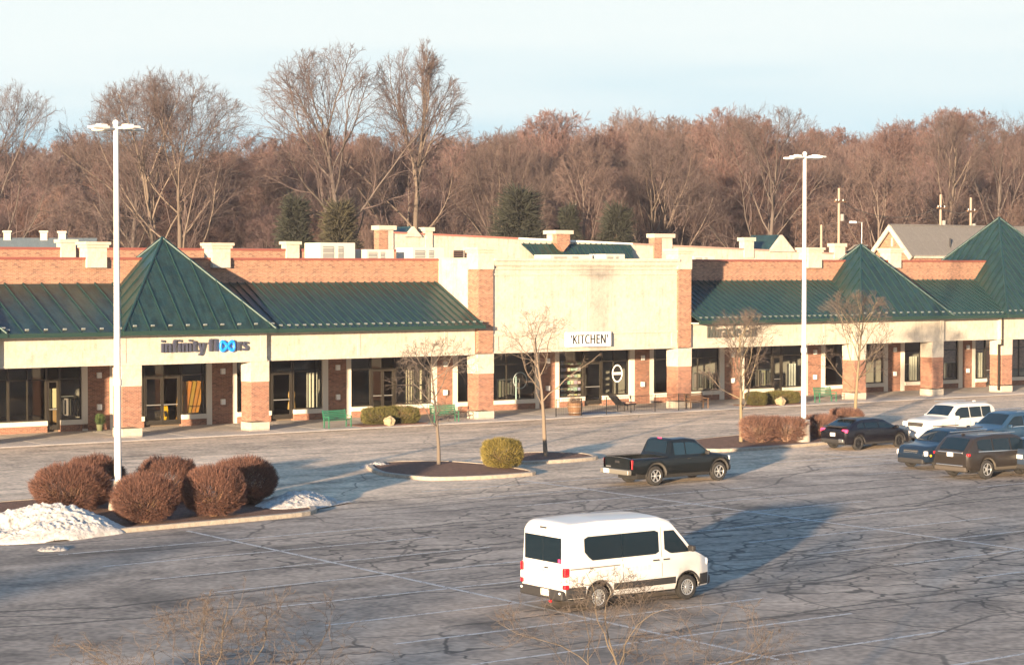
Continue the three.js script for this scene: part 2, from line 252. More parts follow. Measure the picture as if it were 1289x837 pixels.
// ---------------------------------------------------------------- the shops
const font = await new FontLoader().loadAsync('fonts/droid/droid_sans_bold.typeface.json');
const fontThin = await new FontLoader().loadAsync('fonts/droid/droid_sans_regular.typeface.json');
const ZF = -95.5, ZW = -101, ZP = -99.5;                                      // column fronts, shop windows, parapet
const wallX = u => onPlane(u, 500, ZW).x;
const rel = (t, name, geo, mat) => part(t, name, geo, mat, -t.position.x, -t.position.y, -t.position.z);   // geometry given in world metres
function storefront(t, items) {
  for (const [kind, u0, u1, opt] of items) {
    const x0 = typeof u0 === 'string' ? +u0 : wallX(u0), x1 = typeof u1 === 'string' ? +u1 : wallX(u1), w = x1 - x0, cx = (x0 + x1) / 2 - t.position.x, z = ZW - t.position.z;
    if (kind === 'white') { part(t, 'window_post', box(w, 3.6, 0.22), MAT.trimWhite, cx, 1.81, z + 0.06); continue; }
    if (kind === 'brick') {
      part(t, 'brick_pier', box(w, 3.6, 0.3), MAT.redBrick, cx, 1.81, z);
      for (const y of [1.22, 2.87]) part(t, 'wall_light', box(0.24, 0.30, 0.16, 0.02), MAT.white, cx, y, z + 0.22);
      continue;
    }
    const yb = kind === 'door' ? 0.12 : 0.62, top = 3.60;
    if (kind === 'window') {
      part(t, 'brick_base', box(w, 0.36, 0.30), MAT.redBrick, cx, 0.19, z);
      part(t, 'window_sill', box(w, 0.25, 0.42, 0.02), MAT.trimWhite, cx, 0.495, z + 0.04);
    }
    const split = kind === 'door' ? [] : (opt || []), bars = [];
    bars.push(moved(box(w, 0.07, 0.12), 0, top - 0.035, 0), moved(box(0.06, top - yb - 0.07, 0.12), -w / 2 + 0.03, (top - 0.07 + yb) / 2, 0), moved(box(0.06, top - yb - 0.07, 0.12), w / 2 - 0.03, (top - 0.07 + yb) / 2, 0));
    if (kind === 'window') bars.push(moved(box(w - 0.12, 0.07, 0.12), 0, yb + 0.035, 0));
    bars.push(moved(box(w - 0.12, 0.06, 0.10), 0, 2.72, 0));
    for (const f of split) bars.push(moved(box(0.055, top - yb - 0.07, 0.10), -w / 2 + f * w, (top - 0.07 + yb) / 2, 0));
    const fr = part(t, kind === 'door' ? 'door_frame' : 'shop_window', merged(bars), MAT.bronze, cx, 0, z);
    const cuts = [0, ...split, 1];
    for (let i = 0; i < cuts.length - 1; i++) {
      const a = -w / 2 + cuts[i] * w + 0.03, b = -w / 2 + cuts[i + 1] * w - 0.03;
      part(fr, 'pane', new THREE.PlaneGeometry(b - a, 0.82), MAT.glass, (a + b) / 2, 3.15, 0.01);
      if (kind === 'window') part(fr, 'pane', new THREE.PlaneGeometry(b - a, 2.72 - yb - 0.08), MAT.glass, (a + b) / 2, (2.70 + yb) / 2, 0.01);
    }
    if (kind === 'door') {
      const n = w > 1.5 ? 2 : 1, lw = (w - 0.14) / n;
      for (let i = 0; i < n; i++) {
        const lx = cx - w / 2 + 0.07 + lw * (i + 0.5), lb = [moved(box(lw - 0.01, 0.24, 0.05), 0, 0.12, 0), moved(box(lw - 0.01, 0.10, 0.05), 0, 2.48, 0), moved(box(0.09, 2.19, 0.05), -lw / 2 + 0.05, 1.335, 0), moved(box(0.09, 2.19, 0.05), lw / 2 - 0.05, 1.335, 0)];
        const d = part(t, 'door', merged(lb), MAT.bronze, lx, 0.14, z + 0.01);
        part(d, 'pane', new THREE.PlaneGeometry(lw - 0.18, 2.19), MAT.glass, 0, 1.335, 0);
        part(d, 'push_bar', box(lw - 0.2, 0.05, 0.05), MAT.metalGrey, 0, 1.05, 0.05);
      }
    }
  }
}
function column(t, x0, w = 1.04, zf = ZF) {                                   // brick pier with stone foot and cream head
  const cx = x0 + w / 2 - t.position.x, cz = zf - w / 2 - t.position.z;
  const c = part(t, 'column', box(w, 2.02, w), MAT.redBrick, cx, 1.55, cz);
  part(c, 'foot', box(w + 0.06, 0.36, w + 0.06, 0.015), MAT.stone, 0, -1.27, 0);
  part(c, 'plinth', box(w + 0.04, 0.26, w + 0.04), MAT.footing, 0, -1.42, 0);
  part(c, 'head', box(w + 0.03, 1.085, w + 0.03), MAT.stucco, 0, 1.5535, 0);
}
// a roof slope laid out in its own plane: x along the eave, y up the slope
function slope(t, name, origin, along, up, poly, spacing, guards = true, start = 0.5) {
  const e = along.clone().normalize(), u = up.clone().addScaledVector(e, -up.dot(e)).normalize(), n = e.clone().cross(u).normalize();
  const s = new THREE.Shape(poly.map(p => new THREE.Vector2(p[0], p[1])));
  const g = new THREE.ExtrudeGeometry(s, { depth: 0.06, bevelEnabled: false }); g.translate(0, 0, -0.06);
  const m = part(t, name, g, MAT.roofGreen);
  m.matrixAutoUpdate = true; m.quaternion.setFromRotationMatrix(new THREE.Matrix4().makeBasis(e, u, n)); m.position.copy(origin).sub(t.position);
  const xs = poly.map(p => p[0]), xa = Math.min(...xs), xb = Math.max(...xs);
  for (let x = xa + spacing * start; x < xb; x += spacing) {
    const ys = []; for (let i = 0; i < poly.length; i++) { const p = poly[i], q = poly[(i + 1) % poly.length]; if ((p[0] <= x) !== (q[0] <= x)) ys.push(p[1] + (q[1] - p[1]) * (x - p[0]) / (q[0] - p[0])); }
    if (ys.length < 2) continue; const y0 = Math.min(...ys), y1 = Math.max(...ys); if (y1 - y0 < 0.25) continue;
    part(m, 'seam', box(0.045, Math.round((y1 - y0 - 0.05) * 20) / 20, 0.065), MAT.seamGreen, x, (y0 + y1) / 2, 0.03);
    if (guards) part(m, 'snow_guard', box(0.20, 0.07, 0.09, 0.015), MAT.snowGuard, x + spacing * 0.25, y0 + 0.32, 0.05);
  }
  return m;
}
function pavilion(t, xc, half, peak, spacing, zEave = -94.7, yEave = 5.3) {
  const zc = zEave - half, h = peak - yEave, sl = Math.hypot(half, h), w = half * 2;
  const tri = [[0, 0], [w, 0], [half, sl]];
  slope(t, 'roof_slope', V(xc - half, yEave, zEave), V(1, 0, 0), V(0, h, -half), tri, spacing);
  slope(t, 'roof_slope', V(xc - half, yEave, zEave - w), V(0, 0, 1), V(half, h, 0), tri, spacing, false);
  slope(t, 'roof_slope', V(xc + half, yEave, zEave), V(0, 0, -1), V(-half, h, 0), tri, spacing, false);
  slope(t, 'roof_slope', V(xc + half, yEave, zEave - w), V(-1, 0, 0), V(0, h, half), tri, spacing, false);
  for (const [sx, sz] of [[-1, 0], [1, 0], [-1, -2], [1, -2]]) rel(t, 'hip_cap', bar(V(xc + sx * half, yEave + 0.03, zEave + sz * half), V(xc, peak + 0.03, zc), 0.075, 6), MAT.seamGreen);
  rel(t, 'gutter', merged([span(xc - half, xc + half, yEave - 0.2, yEave + 0.02, zEave - 0.02, zEave + 0.11), span(xc - half - 0.1, xc - half + 0.02, yEave - 0.2, yEave + 0.02, zEave - w, zEave - 0.02), span(xc + half - 0.02, xc + half + 0.1, yEave - 0.2, yEave + 0.02, zEave - w, zEave - 0.02)]), MAT.gutterGreen);
  // fascia box under the eave
  const f = half - 0.18, zf = ZF + 0.03;
  rel(t, 'fascia', merged([span(xc - f, xc + f, 3.64, 5.12, zf - 0.35, zf), span(xc - f, xc - f + 0.3, 3.64, 5.12, zf - 1.4, zf - 0.35), span(xc + f - 0.3, xc + f, 3.64, 5.12, zf - 1.4, zf - 0.35)]), MAT.stucco);
  rel(t, 'fascia_trim', merged([span(xc - f - 0.05, xc + f + 0.05, 3.60, 3.72, zf - 0.3, zf + 0.05), span(xc - f - 0.04, xc + f + 0.04, 4.99, 5.1, zf - 0.3, zf + 0.05), span(xc - f - 0.03, xc - f + 0.32, 3.72, 4.99, zf - 0.3, zf + 0.03), span(xc + f - 0.32, xc + f + 0.03, 3.72, 4.99, zf - 0.3, zf + 0.03)]), MAT.stucco);
  rel(t, 'eave_soffit', span(xc - half + 0.03, xc + half - 0.03, 5.1, 5.16, zEave - 1.2, zEave - 0.03), MAT.trimWhite);
}
function shed(t, x0, x1, spacing, more = [0, 0], zEave = -94.75, yEave = 5.28) {
  const h = 7.66 - yEave, dz = zEave - ZP + 0.05, sl = Math.hypot(h, dz);
  slope(t, 'roof_slope', V(x0, yEave, zEave), V(1, 0, 0), V(0, h, -dz), [[0, 0], [x1 - x0, 0], [x1 - x0 + (more[1] ? 0.3 : 0), 0.3], [x1 - x0 + more[1], sl], [-more[0], sl], [more[0] ? -0.3 : 0, 0.3]], spacing);
  rel(t, 'gutter', span(x0, x1, yEave - 0.19, yEave + 0.015, zEave - 0.02, zEave + 0.10), MAT.gutterGreen);
  const zf = ZF - 0.22;
  rel(t, 'fascia', span(x0, x1, 3.65, 5.11, zf - 0.3, zf), MAT.stucco);
  rel(t, 'fascia_trim', merged([span(x0, x1, 3.61, 3.72, zf - 0.28, zf + 0.04), span(x0, x1, 5.0, 5.1, zf - 0.28, zf + 0.04)]), MAT.stucco);
  for (let x = x0 + 5.6; x < x1 - 1; x += 5.6) rel(t, 'panel_joint', span(x, x + 0.16, 3.73, 4.99, zf, zf + 0.03), MAT.stucco);
  rel(t, 'eave_soffit', span(x0, x1, 5.105, 5.16, zEave - 1.2, zEave - 0.03), MAT.trimWhite);
}
function shell(t, x0, x1, top, parapetZ = ZP, brick = true) {                 // room behind the windows, deck and parapet above
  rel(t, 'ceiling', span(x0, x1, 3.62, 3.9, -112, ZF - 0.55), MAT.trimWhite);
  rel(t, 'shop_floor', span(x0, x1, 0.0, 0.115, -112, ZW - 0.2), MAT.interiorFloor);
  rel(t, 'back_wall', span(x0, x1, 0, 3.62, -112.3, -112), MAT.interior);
  rel(t, 'roof_deck', span(x0, x1, 8.05, 8.25, -119, parapetZ - 0.2), MAT.deck);
  rel(t, 'upper_wall', span(x0, x1, 3.9, 7.5, parapetZ - 0.38, parapetZ - 0.1), MAT.stucco);
  if (brick) { rel(t, 'parapet', span(x0, x1, 7.5, top - 0.1, parapetZ - 0.4, parapetZ), MAT.brick); rel(t, 'parapet_coping', span(x0, x1, top - 0.1, top + 0.02, parapetZ - 0.46, parapetZ + 0.06), MAT.coping); }
}
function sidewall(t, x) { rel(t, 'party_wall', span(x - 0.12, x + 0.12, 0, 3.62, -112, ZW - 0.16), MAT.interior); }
function cap(t, x0, x1, y0 = 8.44, y1 = 9.76, z = ZP) {                        // cream chimney-like pier head standing proud of the parapet
  const w = x1 - x0, cx = (x0 + x1) / 2;
  const c = rel(t, 'pier_head', span(x0, x1, y0, y1 - 0.3, z - 0.7, z + 0.24), MAT.stucco);
  part(c, 'moulding', merged([span(x0 - 0.08, x1 + 0.08, y1 - 0.3, y1 - 0.15, z - 0.78, z + 0.32), span(x0 - 0.16, x1 + 0.16, y1 - 0.15, y1, z - 0.86, z + 0.40)]), MAT.stone);
}
const S1 = 0.97, S2 = 0.47;
// left pavilion just outside the frame, whose roof shades the eave next to it
{ const t = thing('corner_pavilion', 'green pyramid roofed pavilion beyond the shop with the tan window reflections', 'building', 34.9, 0, -99);
  pavilion(t, 34.9, 4.3, 9.97, S1); shell(t, 30.6, 38.9, 8.95); column(t, 30.9); column(t, 38.0); storefront(t, [['window', '31', '38.8', [0.33, 0.66]]]); }
// shop wing between the two left pavilions
{ const t = thing('shop_wing', 'low shop wing with cream fascia and wide dark windows beside the flooring shop', 'building', 42, 0, -98);
  shed(t, 38.9, 45.4, S1, [2.2, 2.2]); shell(t, 38.9, 45.4, 8.95); sidewall(t, 38.9); cap(t, 45.42, 46.5);
  storefront(t, [['window', '38.9', 9, []], ['window', 9, 57, [0.5]], ['door', 57, 74], ['window', 74, 101, []], ['white', 101, 108], ['brick', 108, 136], ['white', 136, 141], ['window', 141, 166, []]]);
  part(t, 'brick_base', box(0.5, 0.26, 0.34), MAT.redBrick, wallX(104) - 42, 0.24, ZW + 98);
}
{ const t = thing('flooring_shop', 'flooring shop under a green pyramid roof with lettering and two brick columns', 'building', 49.5, 0, -99);
  pavilion(t, 49.5, 4.3, 9.97, S1); shell(t, 45.4, 53.75, 8.95); column(t, 45.52); column(t, 52.76); cap(t, 52.55, 53.62);
  storefront(t, [['window', 166, 179, []], ['door', 180, 226], ['window', 227, 258, [0.86]], ['white', 258, 264.5], ['brick', 264.5, 291], ['white', 291, 296], ['window', 296, 327, []]]); sidewall(t, 47.9); }
{ const t = thing('shop_wing', 'shop wing with a long green metal roof between the flooring shop and the cream tower', 'building', 60.4, 0, -98);
  shed(t, 53.75, 67.0, S2, [2.2, 0]); shell(t, 53.75, 67.1, 8.95);
  storefront(t, [['window', 327, 339, []], ['door', 340, 367], ['window', 368, 404, [0.8]], ['white', 404, 411], ['brick', 411, 434], ['white', 434, 440], ['window', 440, 466, []], ['door', 466, 496], ['window', 497, 542, [0.35]], ['white', 542, 548], ['brick', 548, 568], ['white', 568, 574], ['window', 574, 602, []]]); sidewall(t, wallX(327)); sidewall(t, wallX(437)); }
// cream tower of the kitchen shop
{ const t = thing('kitchen_shop', 'tall cream stucco shop front framed by two brick pilasters with cream heads', 'building', 75, 0, -98);
  const xl = 67.1, xr = 82.6, z = ZF - 0.12;
  rel(t, 'front_wall', span(68.0, 81.7, 3.72, 8.60, z - 0.5, z), MAT.stucco);
  rel(t, 'side_wall', span(xl + 0.02, xl + 0.4, 3.72, 8.92, -103, z - 0.5), MAT.stucco);
  rel(t, 'side_wall', span(xr - 0.4, xr - 0.02, 3.72, 8.92, -103, z - 0.5), MAT.stucco);
  rel(t, 'side_coping', merged([span(xl - 0.03, xl + 0.46, 8.92, 9.0, -103, z - 0.5), span(xr - 0.46, xr + 0.03, 8.92, 9.0, -103, z - 0.5)]), MAT.stone);
  const cor = rel(t, 'cornice', merged([span(68.1, 81.65, 8.60, 8.82, z - 0.5, z + 0.16), span(68.1, 81.65, 8.82, 8.96, z - 0.55, z + 0.28)]), MAT.stucco);
  part(cor, 'moulding', merged([span(68.1, 81.65, 8.02, 8.12, z, z + 0.06), span(68.1, 81.65, 8.34, 8.40, z, z + 0.08), span(68.1, 81.65, 8.54, 8.6, z, z + 0.12)]), MAT.stucco);
  rel(t, 'sign_band', merged([span(68.1, 81.65, 4.62, 4.74, z, z + 0.09), span(68.1, 81.65, 3.66, 3.80, z, z + 0.09), span(68.1, 68.5, 3.80, 4.62, z, z + 0.05), span(81.2, 81.65, 3.80, 4.62, z, z + 0.05)]), MAT.stucco);
  rel(t, 'wall_joint', span(74.8, 74.86, 4.75, 8.0, z, z + 0.012), MAT.stone);
  for (const x of [67.05, 81.6]) {
    column(t, x, 1.04, ZF + 0.03);
    const p = rel(t, 'pilaster', span(x + 0.01, x + 1.03, 3.69, 8.36, ZF - 1.0, ZF + 0.02), MAT.brick);
    part(p, 'head', span(x - 0.02, x + 1.06, 8.36, 9.28, ZF - 1.05, ZF + 0.06), MAT.stucco);
    part(p, 'moulding', merged([span(x - 0.09, x + 1.13, 9.28, 9.42, ZF - 1.12, ZF + 0.13), span(x - 0.18, x + 1.22, 9.42, 9.58, ZF - 1.2, ZF + 0.22)]), MAT.stone);
  }
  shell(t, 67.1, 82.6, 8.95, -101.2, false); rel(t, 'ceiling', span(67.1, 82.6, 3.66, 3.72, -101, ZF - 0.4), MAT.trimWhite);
  storefront(t, [['window', 602, 672, [0.5]], ['white', 672, 677], ['brick', 677, 697], ['white', 697, 702], ['window', 703, 734, []], ['door', 734, 757], ['window', 757, 790, [0.45]], ['white', 791, 797], ['brick', 797, 816], ['white', 816, 821], ['window', 821, 852, []]]); sidewall(t, 71.3); sidewall(t, 84.5); }
{ const t = thing('shop_wing', 'shop wing with cream fascia and thin grey lettering beyond the cream tower', 'building', 89.5, 0, -98);
  shed(t, 82.62, 96.3, S2, [0, 2.2]); shell(t, 82.62, 96.3, 8.95); cap(t, 95.95, 97.15);
  storefront(t, [['window', 852, 904, [0.5]], ['white', 904, 910], ['brick', 910, 930], ['white', 930, 935], ['window', 935, 972, [0.5]], ['door', 972, 984], ['window', 984, 1010, []], ['white', 1010, 1015], ['brick', 1015, 1032], ['white', 1032, 1037], ['window', 1037, 1068, []]]); sidewall(t, wallX(935)); sidewall(t, wallX(1037)); }
{ const t = thing('corner_pavilion', 'green pyramid roofed pavilion beyond the cream tower and thin grey lettering', 'building', 100.45, 0, -99);
  pavilion(t, 100.45, 4.3, 9.97, S2 * 1.4); shell(t, 96.3, 104.6, 8.95); column(t, 96.35); column(t, 103.55); cap(t, 103.5, 104.55);
  storefront(t, [['window', 1068, 1111, [0.5]], ['white', 1111, 1116], ['brick', 1116, 1132], ['white', 1132, 1137], ['window', 1137, 1172, [0.6]]]); }
{ const t = thing('shop_wing', 'short shop wing between the two far green pyramid roofs', 'building', 107.5, 0, -98);
  shed(t, 104.6, 110.6, S2, [2.2, 2.6]); shell(t, 104.6, 113.2, 8.95);
  storefront(t, [['window', 1172, 1205, []], ['white', 1205, 1210], ['brick', 1210, 1222], ['white', 1222, 1226], ['window', 1226, 1240, []], ['door', 1240, 1250], ['window', 1250, 1262, []]]); sidewall(t, wallX(1172)); }
{ const t = thing('corner_pavilion', 'largest green pyramid roof at the end of the shops with a downpipe', 'building', 116.2, 0, -101);
  pavilion(t, 116.2, 6.2, 12.0, S2 * 1.2); shell(t, 113.2, 122, 8.6, -103); column(t, 110.35); column(t, 121.2);
  rel(t, 'downpipe', merged([span(110.25, 110.36, 3.3, 5.15, ZF + 0.02, ZF + 0.13), span(109.9, 110.36, 3.19, 3.3, ZF + 0.02, ZF + 0.13), span(109.9, 110.01, 0.2, 3.19, ZF + 0.02, ZF + 0.13)]), MAT.bronze);
  storefront(t, [['window', 1262, 1330, [0.3, 0.7]]]); }
// signs
{
  const letters = (str, f, size, depth) => { const g = new TextGeometry(str, { font: f, size, depth, curveSegments: 4, bevelEnabled: false }); g.computeBoundingBox(); return g; };
  const s = thing('shop_sign', 'dark metal shop lettering with a bright blue looped symbol above glass doors', 'sign', 47.6, 4.2, ZF + 0.06);
  const ink = std(lin(0.05, 0.055, 0.085), 0.45), blue = std(lin(0.01, 0.16, 0.62), 0.4, { emissive: lin(0.0, 0.05, 0.16), emissiveIntensity: 1 });
  const halo = std(lin(0.20, 0.18, 0.19), 0.6);
  let x = 0; const put = (str, mat, name) => { for (const ch of str) { if (ch === ' ') { x += 0.14; continue; } const g = letters(ch, font, 0.60, 0.12), b = g.boundingBox; g.translate(-b.min.x, 0, 0); part(s, name, g, mat, x, 0, 0); const g2 = letters(ch, font, 0.60, 0.05); g2.translate(-b.min.x, 0, 0); x += (b.max.x - b.min.x) + 0.085; } };
  put('infinity fl', ink, 'letter');
  const pts = []; for (let i = 0; i <= 48; i++) { const a = i / 48 * Math.PI * 2; pts.push(V(0.36 * Math.cos(a) * (1.28), 0.235 * Math.sin(2 * a), 0)); }
  part(s, 'loop_symbol', new THREE.TubeGeometry(new THREE.CatmullRomCurve3(pts, true), 64, 0.085, 8, true), blue, x + 0.66, 0.25, 0.08); x += 1.34;
  put('rs', ink, 'letter');
  s.scale.x = 4.95 / x;
  const k = thing('shop_sign', 'white box sign reading kitchen in black on the cream tower', 'sign', 0, 0, 0);
  const a = onPlane(712, 436, ZF), b = onPlane(766, 418, ZF), w = b.x - a.x, h = b.y - a.y; k.position.set((a.x + b.x) / 2, (a.y + b.y) / 2, ZF + 0.09);
  part(k, 'sign_box', box(w, h, 0.2, 0.02), MAT.white); part(k, 'edge', merged([moved(box(w + 0.06, 0.04, 0.22), 0, h / 2 + 0.02, 0), moved(box(w + 0.06, 0.04, 0.22), 0, -h / 2 - 0.02, 0), moved(box(0.04, h, 0.22), w / 2 + 0.02, 0, 0), moved(box(0.04, h, 0.22), -w / 2 - 0.02, 0, 0)]), MAT.white);
  const g = letters("'KITCHEN'", fontThin, 0.50, 0.03), bb = g.boundingBox; g.translate(-(bb.max.x + bb.min.x) / 2, -0.24, 0); g.scale((w * 0.86) / (bb.max.x - bb.min.x), 1.05, 1); part(k, 'lettering', g, MAT.black, 0, 0, 0.105);
  const e = thing('shop_sign', 'thin grey lettering on the cream fascia behind a bare tree', 'sign', onPlane(892, 425, ZF).x, 4.22, ZF - 0.19);
  const ge = letters('Miracle Ear', font, 0.70, 0.08), be = ge.boundingBox; ge.scale(4.05 / (be.max.x - be.min.x), 1, 1); part(e, 'lettering', ge, std(lin(0.06, 0.068, 0.062), 0.5));
}
// things on the flat roofs
function unit(label, x0, x1, z, h) {
  const w = x1 - x0, t = thing('rooftop_unit', label, 'air conditioner', (x0 + x1) / 2, 8.25, z); t.userData.group = 'air conditioning units on the flat roof';
  part(t, 'casing', box(w, h, 1.8, 0.03), MAT.acGrey, 0, h / 2 + 0.08, 0); part(t, 'base_rail', box(w * 0.94, 0.08, 1.7), MAT.black, 0, 0.04, 0);
  for (const [f, ww] of [[-0.27, 0.3], [0.08, 0.14]]) { const l = part(t, 'louvre', box(w * ww, h * 0.72, 0.04), std(lin(0.2, 0.2, 0.19), 0.6), f * w, h / 2 + 0.1, 0.915); for (let k = 0; k < 4; k++) part(l, 'blade', box(w * ww, 0.03, 0.05), MAT.acGrey, 0, -h * 0.28 + k * h * 0.19, 0.03); }
}
unit('tall tan air conditioning unit on the flat roof before the conifers', 63.8, 66.25, -108, 1.6);
unit('low pale air conditioning unit on the flat roof behind the brick parapet', 67.0, 69.0, -108, 1.22);
unit('grey air conditioning unit on the flat roof in front of the rear wing', 70.3, 72.7, -108, 1.36);
unit('small air conditioning unit on the roof behind the cream tower', 88.5, 90.2, -112, 1.05);
unit('wide low air conditioning unit behind the cream tower beside the green slope', 84.6, 88.2, -113, 1.0);
unit('stubby air conditioning unit on the roof near the far tower pilaster', 97.2, 99.2, -113, 0.95);
// rear wing: long cream wall whose top follows the falling site
{ const t = thing('rear_wing', 'long cream rear wing of the shops rising above the flat roofs', 'building', 98, 0, -122);
  const topAt = x => 10.78 + (9.5 - 10.78) * (x - 77) / (120 - 77), Z = -120;
  const wall = (x0, x1, yb) => { const s = new THREE.Shape([new THREE.Vector2(x0, yb), new THREE.Vector2(x1, yb), new THREE.Vector2(x1, topAt(x1)), new THREE.Vector2(x0, topAt(x0))]); const g = new THREE.ExtrudeGeometry(s, { depth: 0.5, bevelEnabled: false }); g.translate(0, 0, Z - 0.5); return g; };
  rel(t, 'wall', wall(77.0, 122, 0), MAT.stucco);
  const cg = (x0, x1) => { const s = new THREE.Shape([new THREE.Vector2(x0, topAt(x0)), new THREE.Vector2(x1, topAt(x1)), new THREE.Vector2(x1, topAt(x1) + 0.12), new THREE.Vector2(x0, topAt(x0) + 0.12)]); const g = new THREE.ExtrudeGeometry(s, { depth: 0.66, bevelEnabled: false }); g.translate(0, 0, Z - 0.58); return g; };
  rel(t, 'wall_coping', cg(77.2, 87.7), std(lin(0.30, 0.12, 0.09), 0.7)); rel(t, 'wall_coping', cg(87.7, 98.1), MAT.white); rel(t, 'wall_coping', cg(98.1, 122), std(lin(0.30, 0.20, 0.16), 0.7));
  const ys = topAt(93) - 0.16; const o = slope(t, 'roof_slope', V(88.9, 8.7, Z + 1.5), V(1, 0, 0), V(0, ys - 8.7, -1.48), [[0, 0], [8.3, 0], [9.1, 2.2], [-0.95, 2.2]], 0.5, false);
  o.position.y += 0;
  for (const [x0, x1, y1] of [[79.7, 80.5, 11.22], [109.0, 110.2, 10.78], [118.6, 120, 10.4]]) { rel(t, 'pier_head', span(x0 + 0.12, x1 - 0.12, 9.2, y1 - 0.28, Z - 0.5, Z + 0.12), MAT.stucco); rel(t, 'pier_moulding', span(x0, x1, y1 - 0.28, y1, Z - 0.6, Z + 0.22), MAT.stone); }
  for (const [x0, x1, y1] of [[76.1, 77.2, 11.3], [100.2, 101.9, 10.98]]) { rel(t, 'pier_head', span(x0, x1, 7, y1 - 0.3, Z - 0.6, Z + 0.1), MAT.stucco); rel(t, 'brick_panel', span(x0 - 0.08, x0 + 0.62, 8.4, y1 - 0.34, Z - 0.5, Z + 0.14), MAT.brick); rel(t, 'pier_moulding', span(x0 - 0.16, x1 + 0.16, y1 - 0.3, y1, Z - 0.7, Z + 0.25), MAT.stone); }
  { const s = new THREE.Shape([[90.5, 11.0], [90.5, 10.2], [91.1, 9.6], [91.7, 10.2], [91.7, 11.0]].map(p => new THREE.Vector2(...p))); const g = new THREE.ExtrudeGeometry(s, { depth: 0.5, bevelEnabled: false }); g.translate(0, 0, Z + 0.35); rel(t, 'brick_panel', g, MAT.brick); rel(t, 'pier_moulding', span(90.3, 91.9, 10.85, 11.12, Z - 0.5, Z + 1.0), MAT.stone); rel(t, 'pier_head', span(90.55, 91.65, 10.4, 10.85, Z - 0.4, Z + 0.35), MAT.stucco); }
  for (const [xa, xm, xb, y0, y1] of [[78.1, 78.8, 79.5, 10.55, 11.25], [111.7, 113.0, 114.4, 9.7, 11.0]]) {   // little gables
    const s = new THREE.Shape([[xa, y0], [xb, y0], [xm, y1]].map(p => new THREE.Vector2(...p))); const g = new THREE.ExtrudeGeometry(s, { depth: 0.3, bevelEnabled: false }); g.translate(0, 0, Z - 0.1); rel(t, 'gable', g, MAT.stucco);
    const q = new THREE.Shape([[xa + 0.1, y0], [xb + 0.1, y0], [xm, y1 + 0.02]].map(p => new THREE.Vector2(...p))); const h = new THREE.ExtrudeGeometry(q, { depth: 3.2, bevelEnabled: false }); h.translate(0, 0, Z - 3.35); rel(t, 'gable_roof', h, MAT.roofGreen);
  }
  for (const x of [82.2, 83.1]) { const l = rel(t, 'louvre_vent', span(x, x + 0.75, 9.05, 9.65, Z, Z + 0.05), MAT.black); for (let k = 0; k < 4; k++) part(l, 'blade', span(x, x + 0.75, 9.1 + k * 0.15, 9.15 + k * 0.15, Z + 0.05, Z + 0.08), std(lin(0.12, 0.07, 0.05), 0.7)); }
  rel(t, 'roof_deck', span(76.2, 121.6, 7.6, 7.8, -131, Z - 0.6), MAT.deck);
}
{ const t = thing('rear_parapet', 'low brick parapet with red coping behind the flooring shop roof', 'wall', 64, 0, -115);
  rel(t, 'brickwork', span(44, 76.0, 8.25, 9.5, -115.3, -115), MAT.brick); rel(t, 'coping_stone', span(44, 76.0, 9.5, 9.64, -115.36, -114.94), MAT.coping);
  for (const x of [50.9, 66.0]) { rel(t, 'pier_head', span(x, x + 0.9, 9.0, 9.9, -115.5, -114.8), MAT.stucco); rel(t, 'pier_moulding', span(x - 0.12, x + 1.02, 9.9, 10.1, -115.6, -114.7), MAT.stone); } }
// ---------------------------------------------------------------- trees and shrubs
class Twigs {                                                                // collects tapered three- to seven-sided rods with vertex colours
  constructor() { this.p = []; this.n = []; this.c = []; this.i = []; }
  rod(pts, radii, sides, col) {
    const base = this.p.length / 3, up = Math.abs(pts[0].y - pts[pts.length - 1].y) > 0.9 * pts[0].distanceTo(pts[pts.length - 1]) ? V(1, 0, 0) : V(0, 1, 0);
    for (let k = 0; k < pts.length; k++) {
      const t = pts[Math.min(k + 1, pts.length - 1)].clone().sub(pts[Math.max(k - 1, 0)]).normalize(), a = t.clone().cross(up).normalize(), b = t.clone().cross(a);
      for (let s = 0; s < sides; s++) { const w = s / sides * Math.PI * 2, cx = Math.cos(w), sx = Math.sin(w), nx = a.x * cx + b.x * sx, ny = a.y * cx + b.y * sx, nz = a.z * cx + b.z * sx; this.p.push(pts[k].x + nx * radii[k], pts[k].y + ny * radii[k], pts[k].z + nz * radii[k]); this.n.push(nx, ny, nz); this.c.push(...col); }
    }
    for (let k = 0; k < pts.length - 1; k++) for (let s = 0; s < sides; s++) { const q = base + k * sides + s, w = base + k * sides + (s + 1) % sides; this.i.push(q, w, q + sides, w, w + sides, q + sides); }
  }
  spike(a, b, r, col) { this.rod([a, b], [r, r * 0.35], 3, col); }
  geo() { const g = new THREE.BufferGeometry(); g.setAttribute('position', new THREE.Float32BufferAttribute(this.p, 3)); g.setAttribute('normal', new THREE.Float32BufferAttribute(this.n, 3)); g.setAttribute('color', new THREE.Float32BufferAttribute(this.c, 3)); g.setIndex(this.i); return g; }
}
const twigMat = new THREE.MeshStandardMaterial({ color: 0xffffff, vertexColors: true, roughness: 0.95 });
const perp = (d, r) => { const q = V(r() - 0.5, r() - 0.5, r() - 0.5).cross(d); return q.lengthSq() < 1e-6 ? V(1, 0, 0) : q.normalize(); };
